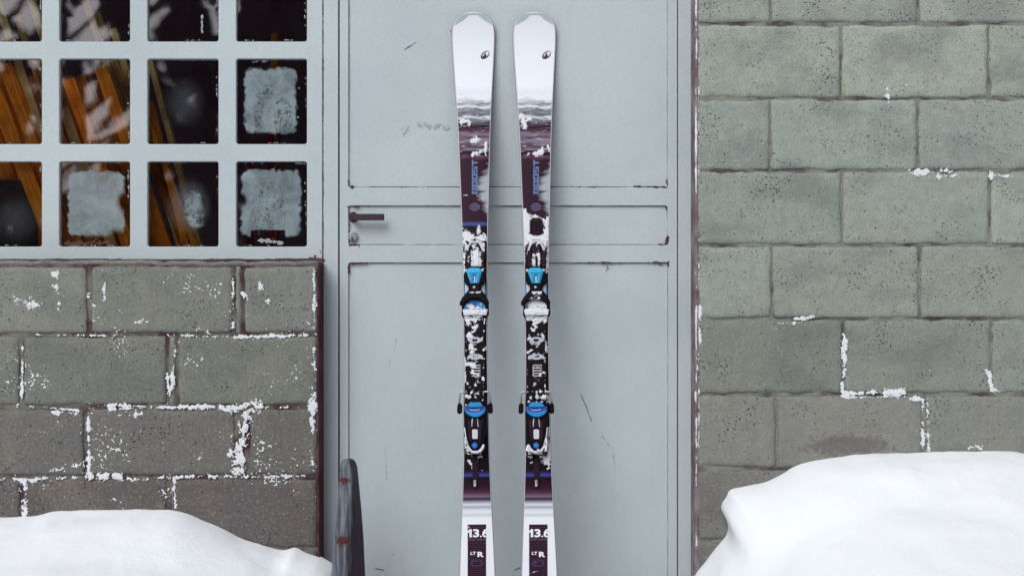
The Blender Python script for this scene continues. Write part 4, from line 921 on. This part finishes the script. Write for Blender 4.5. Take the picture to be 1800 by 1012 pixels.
        ss = [([(808, 205), (812, 213), (815, 222)], 7, 1.25), ([(820, 210), (825, 208)], 5, .9), ([(834, 216)], 3, .8), ([(852, 219)], 1.3, 1.), ([(833, 271), (845, 267)], 5.5, 1.3), ([(821, 271)], 4, .9), ([(846, 258)], 2, .8), ([(855, 257), (858, 268)], 2.6, 1.),
              ([(813, 370), (815, 385)], 6, 1.3), ([(820, 380), (817, 400), (815, 425)], 8, 1.35), ([(832, 382), (848, 388)], 6, 1.1), ([(855, 385), (853, 405), (850, 425)], 7, 1.3), ([(818, 418), (848, 418)], 10, 1.45), ([(813, 425), (814, 462)], 3.2, 1.05), ([(855, 430), (854, 450), (853, 478)], 2.8, 1.), ([(826, 410), (834, 408)], 6, .9),
              ([(830, 448), (831, 470)], 4, 1.2), ([(839, 446), (839, 470)], 3.2, 1.), ([(834, 428), (838, 440)], 7, .5), ([(829, 513), (842, 513)], 4.5, 1.1), ([(826, 535), (835, 531), (845, 535)], 8, 1.5), ([(817, 547), (853, 547)], 6, 1.4),
              ([(820, 556), (832, 562), (850, 558)], 7, 1.2), ([(832, 568), (838, 565)], 5.5, 1.2), ([(852, 564), (850, 566)], 4, 1.), ([(830, 580), (834, 575)], 4.5, 1.1), ([(838, 588)], 3.5, 1.), ([(845, 588), (847, 592)], 4, 1.05), ([(822, 590), (825, 603), (840, 604)], 5, .85), ([(852, 603), (853, 618)], 3, 1.2), ([(820, 618), (830, 614)], 5, .85), ([(822, 628), (830, 626)], 6, 1.), ([(848, 620)], 4, .7),
              ([(829, 640), (829, 660)], 2, .9), ([(836, 645), (846, 655), (838, 660)], 7, .55), ([(832, 675)], 4, 1.2), ([(828, 688)], 3, 1.), ([(836, 688)], 2.6, .9), ([(842, 688)], 4, 1.15), ([(851, 687)], 3, .9), ([(836, 697)], 4.2, 1.2), ([(825, 699)], 4, 1.05), ([(846, 698), (853, 696)], 5, 1.2), ([(822, 705)], 3.5, .95), ([(845, 706)], 3.5, 1.), ([(855, 706)], 3, .9), ([(835, 706)], 3, 1.15),
              ([(858, 752), (855, 770), (852, 790)], 4.5, 1.1), ([(820, 788), (823, 800)], 6, 1.1), ([(840, 797), (848, 803), (854, 812)], 8, 1.2), ([(856, 780), (857, 800), (856, 822)], 4, 1.1), ([(826, 812)], 3.5, .8), ([(838, 815)], 3, .8), ([(834, 988)], 4, .5), ([(822, 1008), (836, 1003)], 4, .5)]
    ss += [([(835, 410), (835, 470)], 15, .12), ([(835, 556), (835, 700)], 15, .14), ([(835, 795), (835, 822)], 14, .12), ([(850, 580), (850, 700)], 3, .3), ([(819, 580), (819, 700)], 3, .25)]
    sd = 210 if right else 160
    def fld(X, Y):
        f_ = strokes(X, Y, ss) + .8 * fbm(X / 5, Y / 5, sd, 3, .6) + .55 * fbm(X / 1.9, Y / 1.9, sd + 7, 2) - .36
        if right: f_ = np.minimum(f_, -box_field(X, Y, 824, 384, 845.5, 413, 1.5, 7) + .5 * fbm(X / 3, Y / 3, 2, 3) - .4 * (np.abs(Y - 398) < 20))
        lim = np.interp(Y, [w_[0] for w_ in wk], [w_[1] for w_ in wk]) - 1.2
        return np.minimum(f_, (lim - np.abs(X - (np.interp(Y, pcy, pcx) - off))) / 2)
    mask_mesh('stuck_snow', (790, 195, 882, 1012), .7, fld, to3, M['crust'], ski, .0015, .6)
    if right:
        spl('front_badge', rrect(824.5, 384, 845, 413, 7, 4), B0, .0178, 'black2', ts, .001)
        for xa in (828, 834, 840): spl('badge_rib', rrect(xa - 1.6, 388, xa + 1.6, 409, 1.2, 2), .0175, .0192, 'blackp', ts, .0006)
    return ski
make_ski(False); make_ski(True)

# ------------------------------------------------------------------ steel post at the left of the door
def steel_post():
    yb = -0.12
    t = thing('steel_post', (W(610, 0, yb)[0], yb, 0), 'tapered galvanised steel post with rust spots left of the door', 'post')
    rows_ = [(806.6, 607.5, 610, 615), (807.6, 603.5, 610, 618.5), (810, 600.6, 611, 621.4), (815, 598.4, 613, 624), (822, 597.4, 615.5, 625.6), (835, 596.4, 617, 627), (860, 594.6, 616.5, 629.4), (900, 591.4, 613, 633.2), (950, 587, 609, 637), (1012, 582, 606, 639.6), (1060, 579, 604.5, 641), (1122, 576, 603, 642)]
    v, f, ox = [], [], []
    for py, a, b, c in rows_:
        e = min(1, (py - 806) / 16)
        m1 = b + (c - b) * .18; m2 = b + (c - b) * .62
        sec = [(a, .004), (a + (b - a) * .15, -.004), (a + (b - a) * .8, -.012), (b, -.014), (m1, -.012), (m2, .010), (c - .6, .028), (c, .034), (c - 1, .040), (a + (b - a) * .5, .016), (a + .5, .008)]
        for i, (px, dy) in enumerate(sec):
            p = W(px, py, yb); v.append((p[0], yb + dy * (.45 + .55 * e) , max(p[2], 0))); ox.append([0, .05, .1, .2, .5, 1, 1, .9, 1, 1, .3][i])  # last list: painted shade around the section, strongest on the right facet
    m_ = 11
    for j in range(len(rows_) - 1):
        for i in range(m_): f.append((j * m_ + i, (j + 1) * m_ + i, (j + 1) * m_ + (i + 1) % m_, j * m_ + (i + 1) % m_))
    f += [tuple(range(m_)), tuple(range(len(v) - m_, len(v)))[::-1]]
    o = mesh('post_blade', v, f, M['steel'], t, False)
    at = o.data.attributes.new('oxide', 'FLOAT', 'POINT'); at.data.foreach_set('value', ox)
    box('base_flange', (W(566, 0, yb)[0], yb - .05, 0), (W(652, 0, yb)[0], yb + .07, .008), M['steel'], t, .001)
steel_post()

# ------------------------------------------------------------------ snow banks
def bank(name, outline, label, side, reach, seed, lean):
    """outline: top edge against the wall (photo points), swept forward and down to the ground"""
    pts = []
    for (x0, y0), (x1, y1) in zip(outline[:-1], outline[1:]):
        n = max(1, int(math.hypot(x1 - x0, y1 - y0) / 6))
        for q in range(n): pts.append((x0 + (x1 - x0) * q / n, y0 + (y1 - y0) * q / n))
    pts.append(outline[-1])
    pts = [(a, b + 1.6 * float(fbm(a / 9, b / 9, seed + 2, 3))) for a, b in pts]
    P = np.array([W(a, b, 0) for a, b in pts]); X0, Z0 = P[:, 0], np.maximum(P[:, 2], -.02)
    for _ in range(2):
        X0[1:-1] = (X0[:-2] + 2 * X0[1:-1] + X0[2:]) / 4; Z0[1:-1] = (Z0[:-2] + 2 * Z0[1:-1] + Z0[2:]) / 4
    K = 70; v = []
    arc = np.concatenate([[0], np.cumsum(np.hypot(np.diff(X0), np.diff(Z0)))])
    for k_ in range(K + 1):
        t = k_ / K; y = .02 - reach * t ** 1.25
        fall = (1 - t ** 1.7) ** 1.0
        smooth_ = min(1, t * 3.2); smooth_ = smooth_ ** 2 * (3 - 2 * smooth_)
        ker = max(1, int(1 + 40 * smooth_)); pad = np.pad(Z0, ker, mode='edge'); Zs = np.convolve(pad, np.ones(2 * ker + 1) / (2 * ker + 1), 'valid')
        padx = np.pad(X0, ker, mode='reflect', reflect_type='odd'); Xs = np.convolve(padx, np.ones(2 * ker + 1) / (2 * ker + 1), 'valid')
        Z = (Z0 * (1 - smooth_) + np.minimum(Zs, Z0 + .02) * smooth_) * fall
        X = X0 * (1 - smooth_) + Xs * smooth_
        amp = .026 * min(1, t * 6) * (1 - t)
        ny = amp * fbm(arc * 2.6 + y * .8, np.full(len(arc), y * 3.2), seed, 4, .45)
        ny += .006 * min(1, t * 8) * fbm(arc * 9, np.full(len(arc), y * 7), seed + 5, 3)
        Z = Z + ny - .10 * (1 - math.cos(math.pi * min(1, t * 1.6))) / 2 * (1 - t) * np.clip(Z0 / .3, 0, 1)
        X = X + lean * t * .25 * np.exp(-arc / .5)
        Z = np.where(t > .97, -.03, Z)
        v += [(X[i], y, max(Z[i], -.03)) for i in range(len(arc))]
    n = len(arc); f = [(k_ * n + i, k_ * n + i + 1, (k_ + 1) * n + i + 1, (k_ + 1) * n + i) for k_ in range(K) for i in range(n - 1)]
    if side > 0: f = [q[::-1] for q in f]
    o = mesh(name, v, [q[::-1] for q in f], M['snow'], None, True)
    tag(o, label, 'snow bank', kind='thing'); return o
bank('snow_bank', [(-420, 930), (-250, 915), (-60, 908), (0, 908), (60, 906), (82, 900), (100, 895.5), (150, 894.5), (240, 895), (300, 896.5), (320, 899), (350, 911), (390, 928), (420, 944), (455, 955), (490, 967), (506, 967), (517, 959), (527, 966), (545, 972), (560, 977), (572, 985), (584, 992), (594, 1010), (602, 1040), (607, 1090), (610, 1135)], 'low smooth snow bank against the wall under the window', -1, 1.5, 31, 0)
bank('snow_bank', [(1205, 1140), (1212, 1060), (1221, 1010), (1240, 988), (1262, 958), (1276, 944), (1281, 930), (1279, 915), (1270, 903), (1265, 890), (1268, 880), (1277, 874), (1281, 870), (1276, 861), (1284, 858), (1310, 853), (1345, 847), (1365, 838), (1385, 826), (1402, 816), (1415, 812), (1450, 805), (1500, 799), (1580, 796), (1650, 793), (1760, 791.5), (1785, 793), (1810, 799), (1900, 812), (2050, 830), (2230, 850)], 'tall snow bank with a ragged left edge against the right wall', -1, 1.7, 47, .0)
